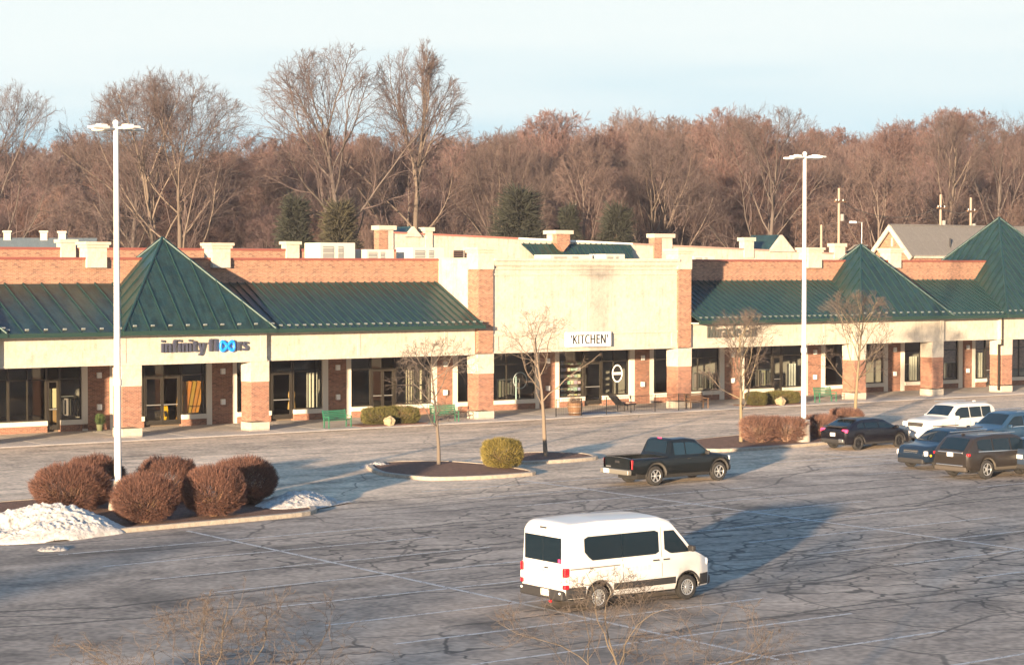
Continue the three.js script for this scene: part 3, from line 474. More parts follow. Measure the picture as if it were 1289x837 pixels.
// o: height, trunk (clear stem share), spread, limbs, radius, levels, bark, twig, fan (upward pull), dens
function growTree(seed, o) {
  const r = rngOf(seed), trunk = new Twigs(), crown = new Twigs(), H = o.height, [ec, ex, ey] = o.env.map(v => v * H);
  const exit = (p, d) => {                                                   // distance from p along d to the rounded crown outline
    const px = p.x / ex, py = (p.y - ec) / ey, pz = p.z / ex, dx = d.x / ex, dy = d.y / ey, dz = d.z / ex, A = dx * dx + dy * dy + dz * dz, B = px * dx + py * dy + pz * dz, C = px * px + py * py + pz * pz - 1, D = B * B - A * C;
    return D <= 0 ? 0.08 * H : Math.max(0.03 * H, (-B + Math.sqrt(D)) / A);
  };
  const branch = (start, dir, len, rad, level) => {
    const n = level === 0 ? 9 : level === 1 ? 7 : level === 2 ? 5 : 3, pts = [start.clone()], rs = [rad], d = dir.clone(); let p = start.clone();
    for (let k = 1; k <= n; k++) {
      d.addScaledVector(perp(d, r), (level === 0 ? 0.04 : 0.10 + 0.05 * level) * (o.wob || 1)).addScaledVector(V(0, 1, 0), level === 0 ? 0.03 : (o.fan || 0.1) * (level < 2 ? 1 : 0.35)).normalize();
      p = p.clone().addScaledVector(d, len / n); pts.push(p); rs.push(rad * (1 - (level === 0 ? 0.78 : 0.72) * k / n));
    }
    const j = 0.8 + 0.4 * r(), col = (level <= 1 ? o.bark : o.twig).map(v => v * j);
    const sides = [7, 5, 4, 3, 3, 3][level];
    (level <= 1 ? trunk : crown).rod(pts, rs, sides, col);
    if (level >= o.levels) return;
    const kids = Math.round(o.kids[level] * (0.8 + 0.4 * r())), from = level === 0 ? o.trunk : 0.18;
    let az = r() * 6.28;
    for (let k = 0; k < kids; k++) {
      const f = from + (1 - from) * Math.pow((k + 0.3 + 0.5 * r()) / kids, level === 0 ? 0.9 : 0.8), idx = Math.min(n - 1, Math.floor(f * n)), fr = f * n - idx;
      const q = pts[idx].clone().lerp(pts[idx + 1], Math.min(1, fr)), dl = pts[idx + 1].clone().sub(pts[idx]).normalize();
      az += 2.4 + (r() - 0.5) * 0.8; let side;
      if (level === 0) side = V(Math.cos(az), 0, Math.sin(az)); else side = perp(dl, r);
      const ang = (level === 0 ? o.angle * (1.2 - 0.75 * f) : o.angle2 || 0.75) * (0.75 + 0.5 * r());
      const nd = dl.clone().multiplyScalar(Math.cos(ang)).addScaledVector(side, Math.sin(ang)).normalize();
      const ed = exit(q, nd), l2 = level === 0 ? ed * (0.78 + 0.26 * r()) : Math.min(len * (o.shrink || 0.52) * (1.1 - 0.4 * f) * (0.7 + 0.6 * r()), ed * (0.75 + 0.35 * r()));
      const rr = Math.max(o.minR || 0.008, Math.min(rs[idx] * 0.75, rad * (level === 0 ? 0.34 : 0.48) * (1.1 - 0.5 * f)));
      branch(q, nd, l2, rr, level + 1);
    }
  };
  const lean = o.lean || 0;
  const stems = o.stems || 1;
  for (let s = 0; s < stems; s++) { const a = s / stems * 6.28 + 0.6; branch(V(stems > 1 ? Math.cos(a) * 0.15 : 0, -0.1, stems > 1 ? Math.sin(a) * 0.15 : 0), V(lean + (stems > 1 ? Math.cos(a) * o.stemLean : 0), 1, stems > 1 ? Math.sin(a) * o.stemLean : 0).normalize(), H * (o.stemLen || 0.82), o.radius, 0); }
  return { trunk: trunk.geo(), crown: crown.geo() };
}
function plantTree(name, geos, label, x, z, turn, s, group, y = 0) {
  const t = thing(name, label, 'tree', x, y, z, turn, group); part(t, 'trunk', geos.trunk, twigMat); part(t, 'crown', geos.crown, twigMat);
  if (Array.isArray(s)) t.scale.set(...s); else t.scale.setScalar(s); return t;
}
const brown = [0.085, 0.064, 0.056], greyBrown = [0.085, 0.069, 0.060], tan = [0.125, 0.098, 0.078], darkTwig = [0.092, 0.067, 0.062];
const treeKinds = {
  broad: growTree(11, { height: 24, env: [0.62, 0.36, 0.38], trunk: 0.30, angle: 0.95, angle2: 0.6, kids: [14, 10, 8, 7], levels: 4, radius: 0.36, bark: greyBrown, twig: darkTwig, fan: 0.06, minR: 0.011, stemLen: 0.78 }),
  tall: growTree(12, { height: 24, env: [0.62, 0.20, 0.38], trunk: 0.30, angle: 0.6, angle2: 0.5, kids: [17, 10, 9, 6], levels: 4, radius: 0.32, bark: tan, twig: darkTwig, fan: 0.08, minR: 0.011, stemLen: 0.86 }),
  forked: growTree(13, { height: 22, env: [0.58, 0.40, 0.42], trunk: 0.20, angle: 0.9, angle2: 0.65, kids: [13, 10, 9, 7], levels: 4, radius: 0.32, bark: tan, twig: darkTwig, fan: 0.06, minR: 0.011, stems: 2, stemLean: 0.14, stemLen: 0.74 }),
  woodA: growTree(21, { height: 23, env: [0.60, 0.23, 0.40], trunk: 0.30, angle: 0.8, angle2: 0.6, kids: [15, 10, 9, 6], levels: 4, radius: 0.28, bark: brown, twig: [0.120, 0.074, 0.068], fan: 0.07, minR: 0.017 }),
  woodB: growTree(22, { height: 22, env: [0.58, 0.26, 0.42], trunk: 0.22, angle: 0.85, angle2: 0.65, kids: [15, 10, 9, 6], levels: 4, radius: 0.27, bark: [0.125, 0.098, 0.082], twig: [0.112, 0.078, 0.070], fan: 0.06, minR: 0.017 }),
  woodC: growTree(23, { height: 22, env: [0.58, 0.20, 0.42], trunk: 0.25, angle: 0.65, angle2: 0.55, kids: [14, 9, 9, 6], levels: 4, radius: 0.25, bark: tan, twig: [0.126, 0.082, 0.074], fan: 0.08, minR: 0.017, stems: 2, stemLean: 0.08 }),
  woodD: growTree(24, { height: 20, env: [0.55, 0.28, 0.45], trunk: 0.15, angle: 0.9, angle2: 0.7, kids: [16, 10, 9, 6], levels: 4, radius: 0.23, bark: brown, twig: [0.116, 0.070, 0.064], fan: 0.05, minR: 0.018 }),
  brush: growTree(25, { height: 6, env: [0.5, 0.5, 0.5], trunk: 0.04, angle: 0.8, angle2: 0.7, kids: [12, 9, 8], levels: 3, radius: 0.06, bark: brown, twig: [0.10, 0.075, 0.062], fan: 0.08, minR: 0.016, stems: 3, stemLean: 0.3 }),
};
// the far wood: one mass of bare trees behind the houses
{
  const wood = new THREE.Group(); wood.name = 'forest'; scene.add(wood); tag(wood, 'wall of bare reddish brown woodland behind the shops', undefined, undefined, 'stuff');
  const r = rngOf(909), mats = {}; const add = (kind, u, depth, s, sy) => { const p = atDepth(u, depth); (mats[kind] ||= []).push(new THREE.Matrix4().compose(V(p.x, -0.2, p.z), new THREE.Quaternion().setFromAxisAngle(V(0, 1, 0), r() * 6.28), V(s, s * sy, s))); };
  const kinds = ['woodA', 'woodB', 'woodC', 'woodD'];
  const topOf = u => u < 120 ? 176 : u < 330 ? 186 : u < 600 ? 176 : u < 1020 ? 156 : u < 1090 ? 172 : 160;
  for (let row = 0; row < 11; row++) {
    const depth = 205 + row * 9, step = 1700 / 27;
    for (let k = 0; k < 27; k++) {
      const u = -200 + (k + r() * 0.9) * step, dd = depth + (r() - 0.5) * 8, kind = kinds[Math.floor(r() * 4)], kh = { woodA: 23, woodB: 22, woodC: 22, woodD: 20 }[kind];
      const want = CAM_H + (338 - topOf(u) - (r() - 0.5) * 24) / FOCAL * dd, sc = want * (row < 2 ? 0.72 : row < 4 ? 0.86 : 0.97) / kh;
      add(kind, u, dd, sc * (0.9 + 0.2 * r()), 1);
    }
  }
  for (let k = 0; k < 190; k++) add('brush', -200 + r() * 1700, 186 + r() * 46, 0.7 + 0.9 * r(), 1);
  for (const [kind, list] of Object.entries(mats)) {
    const g = mergeGeometries([treeKinds[kind].trunk, treeKinds[kind].crown]), im = new THREE.InstancedMesh(g, twigMat, list.length);
    list.forEach((m, i) => { im.setMatrixAt(i, m); const j = 0.75 + 0.5 * r(), w = 0.92 + 0.16 * r(); im.setColorAt(i, lin(j * w, j, j / w)); }); im.name = kind === 'brush' ? 'undergrowth' : 'bare_trees'; im.castShadow = im.receiveShadow = true; wood.add(im);
  }
}
// trees that stand out in front of the wood
{
  const put = (name, kind, u, depth, topV, label, turn, wide = 1) => { const p = atDepth(u, depth), hgt = CAM_H + (338 - topV) / FOCAL * depth; const k = { broad: 24, tall: 24, forked: 22, woodA: 23, woodB: 22, woodC: 22, woodD: 20 }[kind]; const s = hgt / k; return plantTree(name, treeKinds[kind], label, p.x, p.z, turn, [s * wide, s, s * wide], 'tall trees in front of the wood'); };
  put('bare_tree', 'broad', 432, 188, 57, 'tall spreading bare tree rising above the air conditioning units', 0.4, 1.0);
  put('bare_tree', 'tall', 521, 192, 60, 'tall narrow bare tree with a pale trunk behind the rear wing end', 1.2);
  put('bare_tree', 'forked', 214, 190, 90, 'wide bare tree directly behind the flooring shop pyramid roof', 2.6, 0.95);
  put('bare_tree', 'broad', 165, 200, 96, 'bare tree with a forked crown behind the tall white light pole', 3.9, 0.85);
  put('bare_tree', 'broad', -10, 188, 97, 'bare tree above the blue roofed house with two chimneys', 5.0, 0.9);
  put('bare_tree', 'woodB', 738, 186, 170, 'many stemmed bare tree behind the green slope of the rear wing', 0.3, 0.7);
  put('bare_tree', 'forked', 832, 195, 160, 'bare tree with pale limbs behind the far end of the cream tower', 0.8, 0.9);
  put('bare_tree', 'broad', 960, 198, 132, 'big bare tree with light limbs behind the little cream gable', 1.9, 1.0);
  put('bare_tree', 'woodB', 1110, 190, 190, 'crooked pale bare tree behind the brick gabled house', 1.1, 1.0);
  put('bare_tree', 'tall', 1190, 200, 142, 'tall bare tree behind the pair of utility poles', 2.2, 1.1);
  put('bare_tree', 'broad', 1262, 204, 140, 'bare tree behind the largest green pyramid roof', 4.4, 0.8);
  put('bare_tree', 'forked', 640, 196, 168, 'bare tree behind the dark evergreen near the rear wing', 3.1, 0.8);
}
// evergreens
function conifer(seed, h, w, col) {
  const r = rngOf(seed), tk = new Twigs(), fo = new Twigs(); tk.rod([V(0, -0.1, 0), V(0, h, 0)], [h * 0.018, 0.02], 6, [0.10, 0.07, 0.05]);
  const n = 420;
  for (let i = 0; i < n; i++) {
    const f = Math.pow(i / n, 0.9), y = h * (0.03 + 0.96 * f), R = w * Math.pow(1 - f, 0.75) * (0.45 + 0.75 * r()) * (0.8 + 0.3 * Math.sin(f * 11 + i * 2.4)) + 0.15, a = i * 2.4 + r(), tip = V(Math.cos(a) * R, y - R * 0.18 + r() * 0.3, Math.sin(a) * R), root = V(0, y, 0);
    tk.spike(root, tip, 0.025, [0.09, 0.065, 0.045]);
    for (let k = 0; k < 26; k++) { const q = root.clone().lerp(tip, 0.2 + 0.8 * Math.sqrt(r())), d = V(r() - 0.5, (r() - 0.35) * 0.8, r() - 0.5).normalize().addScaledVector(tip.clone().sub(root).normalize(), 0.7), j = 0.6 + 0.8 * r(); fo.spike(q, q.clone().addScaledVector(d, 0.25 + 0.35 * r()), 0.032, [col[0] * j, col[1] * j, col[2] * j]); }
  }
  return { trunk: tk.geo(), crown: fo.geo() };
}
{
  const dark = conifer(61, 9, 2.3, [0.024, 0.028, 0.019]), olive = conifer(62, 8, 1.7, [0.050, 0.046, 0.026]);
  const put = (g, base, u, depth, topV, label, wide) => { const p = atDepth(u, depth), hgt = CAM_H + (338 - topV) / FOCAL * depth, s = hgt / base; plantTree('evergreen_tree', g, label, p.x, p.z, u, [s * wide, s, s * wide], 'evergreens before the wood'); };
  put(dark, 9, 372, 176, 256, 'dark evergreen left of the tallest bare tree behind the roof', 0.9); put(olive, 8, 428, 172, 264, 'olive evergreen at the foot of the tallest bare tree', 1.0); 
  put(dark, 9, 655, 180, 246, 'wide dark evergreen above the cream tower corner', 1.25); put(dark, 9, 716, 184, 266, 'slim dark evergreen beside the many stemmed tree', 0.7); put(dark, 9, 776, 182, 266, 'dark evergreen behind the green slope of the rear wing', 1.0);
 
}
// small trees of the car park
const lotTree = {
  wide: growTree(31, { height: 5.4, env: [0.64, 0.50, 0.36], trunk: 0.32, angle: 1.25, angle2: 0.75, kids: [13, 8, 7, 4], levels: 4, radius: 0.09, bark: [0.15, 0.122, 0.096], twig: [0.105, 0.083, 0.069], fan: 0.02, minR: 0.0058, wob: 1.3, stemLen: 0.85 }),
  open: growTree(32, { height: 6.7, env: [0.66, 0.36, 0.34], trunk: 0.36, angle: 0.95, angle2: 0.8, kids: [8, 6, 5, 4], levels: 4, radius: 0.11, bark: [0.16, 0.125, 0.092], twig: [0.14, 0.108, 0.082], fan: 0.04, minR: 0.0055, wob: 1.7, stemLen: 0.8 }),
  upright: growTree(33, { height: 6.7, env: [0.62, 0.34, 0.38], trunk: 0.25, angle: 0.95, angle2: 0.6, kids: [16, 8, 7, 4], levels: 4, radius: 0.10, bark: [0.165, 0.13, 0.078], twig: [0.105, 0.08, 0.066], fan: 0.05, minR: 0.0058, stemLen: 0.8 }),
  near: growTree(34, { height: 4.4, env: [0.66, 0.54, 0.34], trunk: 0.42, angle: 1.25, angle2: 0.8, kids: [10, 7, 6, 5], levels: 4, radius: 0.05, bark: [0.11, 0.086, 0.060], twig: [0.095, 0.074, 0.060], fan: 0.01, minR: 0.0034, wob: 1.9, shrink: 0.55, stemLen: 0.8 }) };
{
  let p = onGround(552, 588); plantTree('young_tree', lotTree.wide, 'leafless young tree in the mulch bed beside the olive shrub', p.x, p.z, 0.5, 1.0, 'bare trees in the car park', 0.1);
  p = onGround(687, 577); plantTree('young_tree', lotTree.open, 'leafless open tree before the cream tower in the small bed', p.x, p.z, 2.3, 1.0, 'bare trees in the car park', 0.1);
  p = onGround(933, 559); plantTree('young_tree', lotTree.upright, 'leafless upright tree before the thin grey shop lettering', p.x, p.z, 1.0, 0.98, 'bare trees in the car park', 0.1);
  p = onGround(1077, 533); plantTree('young_tree', lotTree.upright, 'leafless upright tree behind the black hatchback', p.x, p.z, 3.4, 1.10, 'bare trees in the car park', 0.1);
  const q = atDepth(812, 29); plantTree('near_tree', lotTree.near, 'tan twiggy bare tree top in front of the white van', q.x, q.z, 0.9, [1.1, 0.95, 1.1], 'bare trees below the viewer');
  const s = atDepth(300, 28); plantTree('near_tree', lotTree.near, 'thin bare tree top over the empty parking stalls', s.x, s.z, 3.1, [1.3, 0.95, 1.3], 'bare trees below the viewer');
  // trees outside the frame towards the sun whose long shadows fall across the stalls
  for (const [x, z, k, sc] of [[-44, 8, 'woodD', 0.40], [-52, -4, 'woodB', 0.42], [-60, 14, 'woodD', 0.5], [-38, -14, 'woodD', 0.34], [-70, -2, 'woodB', 0.5]]) plantTree('roadside_tree', treeKinds[k], 'bare roadside tree standing off to the sunny side of the car park', x, z, x, sc, 'bare roadside trees');
}
// shrubs
function shrub(seed, rx, ry, rz, n, cols, opt = {}) {
  const r = rngOf(seed), st = new Twigs(), fo = new Twigs(), cy = ry * (opt.lift ?? 0.47);
  for (let i = 0; i < (opt.stems ?? 60); i++) { const a = r() * 6.28, f = Math.sqrt(r()); const e = V(Math.cos(a) * rx * f * 0.85, cy * (0.7 + 0.6 * r()), Math.sin(a) * rz * f * 0.85); const m = V(e.x * 0.35, e.y * 0.45, e.z * 0.35); st.rod([V(e.x * 0.12, 0, e.z * 0.12), m, e], [0.02, 0.015, 0.008], 4, cols[2]); }
  for (let i = 0; i < n; i++) {
    let d = V(r() * 2 - 1, r() * 2 - 1, r() * 2 - 1).normalize(); if (d.y < (opt.cut ?? -0.92)) d.y = opt.cut ?? -0.92;
    let f = 0.62 + 0.38 * Math.pow(r(), 0.45); const bump = 0.99 + 0.05 * Math.sin(d.x * 5 + seed) * Math.cos(d.z * 4.3 + seed) + 0.03 * Math.sin(d.y * 7 + d.x * 11 + seed * 2) + (r() < 0.03 ? 0.10 * r() : 0) + 0.05 * (r() - 0.5);
    const sq = opt.boxy ? 1 / Math.pow(Math.pow(Math.abs(d.x), opt.boxy) + Math.pow(Math.abs(d.y), opt.boxy) + Math.pow(Math.abs(d.z), opt.boxy), 1 / opt.boxy) : 1;
    const yUp = d.y > 0 ? ry - cy : cy, q = V(d.x * rx * f * bump * sq, cy + d.y * yUp * f * bump * sq, d.z * rz * f * bump * sq); if (q.y < 0.05) q.y = 0.05 + r() * 0.1;
    const dir = d.clone().multiplyScalar(0.75).add(V((r() - 0.5) * 0.9, 0.5 * r() + 0.15, (r() - 0.5) * 0.9)).normalize(), len = (opt.len ?? 0.20) * (0.6 + 0.8 * r()), k = 0.55 + 0.9 * r(), c = cols[r() < 0.7 ? 0 : 1];
    fo.spike(q.clone().addScaledVector(dir, -len * 0.6), q.clone().addScaledVector(dir, len * 0.4), opt.r ?? 0.0085, [c[0] * k, c[1] * k, c[2] * k]);
  }
  return { stems: st.geo(), fo: fo.geo() };
}
const russet = [[0.130, 0.060, 0.042], [0.088, 0.044, 0.034], [0.24, 0.145, 0.08]], oliveLeaf = [[0.20, 0.155, 0.035], [0.13, 0.115, 0.03], [0.16, 0.10, 0.05]], hedgeLeaf = [[0.11, 0.105, 0.03], [0.15, 0.12, 0.035], [0.14, 0.09, 0.05]];
function plantShrub(name, g, label, x, z, turn, s, group, y = 0.11) { const t = thing(name, label, 'shrub', x, y, z, turn, group); part(t, 'stems', g.stems, twigMat); part(t, 'foliage', g.fo, twigMat); if (Array.isArray(s)) t.scale.set(...s); else t.scale.setScalar(s); return t; }
{
  const big = [shrub(71, 1.35, 1.75, 1.35, 13000, russet), shrub(72, 1.30, 1.75, 1.30, 13000, russet)];
  const at = (u, v) => onGround(u, v, 0.11);
  const B = [['rounded russet shrub behind the snow heap', 88, 643, 0, [1.05, 0.95, 1.15]], ['rounded russet shrub at the kerb beside the snow heap', 181, 658, 1, [0.82, 0.95, 0.86]], ['rounded russet shrub at the back behind the light pole foot', 210, 632, 0, [0.9, 0.95, 0.95]], ['tallest russet shrub with pale stems at the kerb', 268, 650, 1, [0.8, 1.0, 0.86]], ['russet shrub beside the bluish snow patch', 308, 634, 0, [0.86, 0.98, 0.9]], ['low russet shrub behind the light pole', 118, 628, 1, [0.9, 0.92, 0.9]]];
  B.forEach(([l, u, v, k, s], i) => { const p = at(u, v); plantShrub('russet_shrub', big[k], l, p.x, p.z, i * 1.3, s, 'clipped russet shrubs'); });
  const ol = shrub(73, 1.0, 1.30, 0.95, 9000, oliveLeaf, { boxy: 3.2, len: 0.14, r: 0.011, lift: 0.5 }); let p = at(632, 589); plantShrub('olive_shrub', ol, 'clipped olive green shrub on the kerbed bed beside the pickup', p.x, p.z, 0.3, [0.8, 0.96, 0.8], undefined);
  const low = shrub(74, 1.15, 1.25, 0.9, 3600, [[0.20, 0.105, 0.075], [0.14, 0.075, 0.058], [0.25, 0.165, 0.115]], { boxy: 3, lift: 0.68, stems: 110, cut: -0.5, r: 0.0095, len: 0.26 });
  p = at(958, 557); plantShrub('russet_hedge', low, 'leggy russet hedge plant beside the upright bare tree', p.x, p.z, 0.4, 1, 'low russet hedge plants'); p = at(990, 556); plantShrub('russet_hedge', low, 'leggy russet hedge plant beside the concrete pole foot', p.x, p.z, 2.0, 0.95, 'low russet hedge plants'); p = at(1030, 551); plantShrub('russet_hedge', low, 'russet hedge plant behind the bumper of the black hatchback', p.x, p.z, 3.2, 0.9, 'low russet hedge plants'); p = at(1066, 542); plantShrub('russet_hedge', low, 'russet hedge plant at the foot of the far bare tree', p.x, p.z, 4.2, 0.9, 'low russet hedge plants');
  const hd = shrub(75, 1.05, 0.95, 0.6, 6500, hedgeLeaf, { boxy: 3.5, len: 0.12, r: 0.011, lift: 0.5 });
  const hz = -95.3;
  [[477, 'dark green hedge on the pavement by the green bench'], [505, 'dark green hedge on the pavement before the lattice window']].forEach(([u, l], i) => plantShrub('clipped_hedge', hd, l, onPlane(u, 528, hz).x, hz, i * 2, [1.0, 1, 1], 'hedges before the shops', 0.045));
  [[952, 'olive hedge before the shop with the thin grey lettering'], [984, 'olive hedge beside the white light pole shaft']].forEach(([u, l], i) => plantShrub('clipped_hedge', hd, l, onPlane(u, 505, hz).x, hz, 1 + i * 2, [1.25, 0.85, 1], 'hedges before the shops', 0.045));
  for (const [u0, u1, l] of [[446, 528, 'narrow mulch bed under the dark green hedge'], [935, 1008, 'narrow mulch bed under the olive hedge']]) { const a = onPlane(u0, 520, hz).x, b = onPlane(u1, 520, hz).x; structure('mulch_bed', moved(box(b - a, 0.05, 1.7, 0.02), (a + b) / 2, 0.04, hz), MAT.mulch, l); }
  const rockG = new THREE.IcosahedronGeometry(0.3, 2), rp = rockG.attributes.position; for (let i = 0; i < rp.count; i++) { const k = 1 + 0.2 * Math.sin(rp.getX(i) * 13 + 1) * Math.cos(rp.getZ(i) * 11) + 0.1 * Math.sin(rp.getY(i) * 17); rp.setXYZ(i, rp.getX(i) * k, rp.getY(i) * k, rp.getZ(i) * k); } rockG.computeVertexNormals();
  [[490, 'tan boulder at the foot of the dark green hedge'], [925 + 58, 'tan boulder at the foot of the olive hedge']].forEach(([u, l]) => single('boulder', rockG, std(lin(0.40, 0.32, 0.20), 0.95, { map: rep(stuccoTex, 0.4) }), l, 'rock', onPlane(u, 525, -94.55).x, 0.24, -94.55));
}
// ---------------------------------------------------------------- vehicles
const paintOf = (c, rough = 0.35) => new THREE.MeshPhysicalMaterial({ color: c, roughness: rough, specularIntensity: 0.5, clearcoat: 0.35, clearcoatRoughness: 0.1 });
const CAR = { glass: new THREE.MeshPhysicalMaterial({ color: lin(0.006, 0.013, 0.020), roughness: 0.05, specularIntensity: 0.7 }), tyre: std(lin(0.020, 0.019, 0.018), 0.9), rim: std(lin(0.50, 0.50, 0.49), 0.35, { metalness: 0.7 }), darkRim: std(lin(0.035, 0.035, 0.037), 0.4, { metalness: 0.5 }), trim: std(lin(0.022, 0.021, 0.021), 0.7), chrome: std(lin(0.62, 0.61, 0.58), 0.22, { metalness: 0.9 }),  // glass colour holds a trace of blue for the reflected sky
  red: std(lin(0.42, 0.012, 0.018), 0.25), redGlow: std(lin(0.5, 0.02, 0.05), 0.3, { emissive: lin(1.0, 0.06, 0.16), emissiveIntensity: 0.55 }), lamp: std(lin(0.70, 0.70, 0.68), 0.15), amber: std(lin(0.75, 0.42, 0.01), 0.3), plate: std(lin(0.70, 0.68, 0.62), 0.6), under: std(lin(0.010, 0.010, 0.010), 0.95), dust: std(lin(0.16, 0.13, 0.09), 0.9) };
const interp = (tab, x) => { if (x <= tab[0][0]) return tab[0][1]; for (let i = 1; i < tab.length; i++) if (x <= tab[i][0]) { const a = tab[i - 1], b = tab[i], t = (x - a[0]) / (b[0] - a[0]); return a[1] + (b[1] - a[1]) * t; } return tab[tab.length - 1][1]; };
const smooth = (tab, x, w) => (interp(tab, x - w) + 2 * interp(tab, x) + interp(tab, x + w)) / 4;
// cars are laid out with x from tail (0) to nose (L), y up, z across; s: profile tables
function carShape(s) {
  const L = s.L, soft = s.soft ?? 0.05, top = x => smooth(s.top, x, soft), belt0 = x => interp(s.belt, x), hw = x => interp(s.half, x), yb = x => { let y = interp(s.sill, x); for (const c of s.wheels) { const d = Math.abs(x - c); if (d < s.archR) y = Math.max(y, s.wheelR + Math.sqrt(Math.max(0, s.archR * s.archR - d * d))); } return y; };
  const belt = x => Math.min(belt0(x), top(x) - 0.04), ring = x => {
    const T = top(x), B = belt(x), b = Math.min(yb(x), B - 0.12), h = hw(x), g = Math.min(1, Math.max(0, (T - B) / (s.roof - interp(s.belt, L / 2)))), u = h * (0.965 - s.tumble * g), e = 0.03 + 0.05 * g, open = s.bed && x > s.bed[0] && x < s.bed[1];
    const mid = b + (B - b) * 0.5;
    return [[h * 0.95, b], [h * 0.992, b + Math.min(0.1, (mid - b) * 0.5)], [h, mid], [h * 0.985, B - 0.03], [h * 0.962, B + 0.015 * g], [u, T - e], [u - 0.05, T - e * 0.25], open ? [u - 0.10, T] : [u - 0.14, T + 0.004], open ? [u - 0.11, T - s.bed[2]] : [u * 0.5, T + 0.02], [0, open ? T - s.bed[2] : T + 0.028]];
  };
  const xs = new Set(); for (let i = 0; i <= 70; i++) xs.add(L * i / 70); for (const c of s.wheels) for (let k = -8; k <= 8; k++) xs.add(c + s.archR * Math.sin(k / 8 * Math.PI / 2)); for (const t of s.top) xs.add(t[0]); if (s.bed) for (const b of [s.bed[0] + 0.001, s.bed[0] - 0.001, s.bed[1] - 0.001, s.bed[1] + 0.001]) xs.add(b);
  const X = [...xs].filter(x => x >= 0 && x <= L).sort((a, b) => a - b).filter((x, i, a) => i === 0 || x - a[i - 1] > 0.0009);
  const pos = [], idx = []; let n = 0;
  for (const x of X) { const R = ring(x), full = [...R.map(([z, y]) => [z, y]), ...R.slice(0, -1).reverse().map(([z, y]) => [-z, y])]; n = full.length; for (const [z, y] of full) pos.push(x, y, z); }
  for (let i = 0; i < X.length - 1; i++) for (let k = 0; k < n - 1; k++) { const a = i * n + k, b = a + 1, c = a + n, d = c + 1; idx.push(a, c, b, b, c, d); }
  for (const [i, flip] of [[0, false], [X.length - 1, true]]) { const c0 = pos.length / 3; let sy = 0; for (let k = 0; k < n; k++) sy += pos[(i * n + k) * 3 + 1]; pos.push(pos[i * n * 3], sy / n, 0); for (let k = 0; k < n; k++) { const a = i * n + k, b = i * n + (k + 1) % n; flip ? idx.push(c0, b, a) : idx.push(c0, a, b); } }
  let g = new THREE.BufferGeometry(); g.setAttribute('position', new THREE.Float32BufferAttribute(pos, 3)); g.setIndex(idx); for (let i = 0, a = g.index.array; i < a.length; i += 3) { const t = a[i + 1]; a[i + 1] = a[i + 2]; a[i + 2] = t; }
  g = toCreasedNormals(g, 0.55);
  const sideZ = (x, y) => { const R = ring(x); for (let k = 1; k < 7; k++) if (y <= R[k][1]) { const a = R[k - 1], b = R[k], t = Math.min(1, Math.max(0, (y - a[1]) / (b[1] - a[1] || 1))); return a[0] + (b[0] - a[0]) * t; } return R[6][0]; };
  return { g, top, ring, sideZ, belt, hw, s };
}
function strip(rows) { const pos = [], idx = [], m = rows[0].length; for (const r of rows) for (const p of r) pos.push(p.x, p.y, p.z); for (let i = 0; i < rows.length - 1; i++) for (let k = 0; k < m - 1; k++) { const a = i * m + k; idx.push(a, a + m, a + 1, a + 1, a + m, a + m + 1); } const g = new THREE.BufferGeometry(); g.setAttribute('position', new THREE.Float32BufferAttribute(pos, 3)); g.setIndex(idx); g.computeVertexNormals(); return g; }
function sidePanel(c, xa, xb, lo, hi, side, off = 0.012) {                    // pane or panel that follows the body side; lo, hi: functions of x
  const rows = [], n = 10; for (let i = 0; i <= n; i++) { const x = xa + (xb - xa) * i / n, r = []; for (let k = 0; k <= 4; k++) { const y = lo(x) + (hi(x) - lo(x)) * k / 4; r.push(V(x, y, side * (c.sideZ(x, y) + off))); } rows.push(side > 0 ? r : r.reverse()); } return strip(rows);
}
function overPanel(c, xa, xb, f, off = 0.014) {                               // windscreen, rear glass or bonnet patch lying on the top surface
  const rows = [], n = 8; for (let i = 0; i <= n; i++) { const x = xa + (xb - xa) * i / n, R = c.ring(x), w = R[7][0] * f, dx = 0.02, sl = (c.top(x + dx) - c.top(x - dx)) / (2 * dx), nl = Math.hypot(1, sl), r = []; for (let k = -4; k <= 4; k++) { const z = w * k / 4; r.push(V(x - sl / nl * off, c.top(x) + 0.024 * (1 - (k / 4) ** 2) + off / nl + 0.004, z)); } rows.push(r); } return strip(rows);
}
const wheelCache = {};
function wheelGeo(R, w, rimR, spokes) {
  const key = [R, w, rimR, spokes].join(); if (wheelCache[key]) return wheelCache[key];
  const prof = [[rimR, -w / 2 + 0.02], [rimR + 0.03, -w / 2], [R - 0.03, -w / 2], [R, -w / 2 + 0.035], [R, w / 2 - 0.035], [R - 0.03, w / 2], [rimR + 0.03, w / 2], [rimR, w / 2 - 0.02]].map(p => new THREE.Vector2(...p));
  const tyre = new THREE.LatheGeometry(prof, 32); tyre.rotateX(Math.PI / 2);
  const list = [], ring = new THREE.TorusGeometry(rimR - 0.008, 0.018, 6, 32); ring.translate(0, 0, w / 2 - 0.03); list.push(ring);
  const dish = new THREE.CylinderGeometry(rimR, rimR, 0.02, 28); dish.rotateX(Math.PI / 2); dish.translate(0, 0, 0);
  const hub = new THREE.CylinderGeometry(0.055, 0.065, 0.05, 12); hub.rotateX(Math.PI / 2); hub.translate(0, 0, w / 2 - 0.035); list.push(hub);
  for (let k = 0; k < spokes; k++) { const b = new THREE.BoxGeometry(rimR - 0.04, spokes > 8 ? 0.03 : 0.05, 0.03); b.translate((rimR + 0.03) / 2, 0, w / 2 - 0.045); b.rotateZ(k / spokes * Math.PI * 2); list.push(b); }
  return wheelCache[key] = { tyre, dish, rim: merged(list) };
}
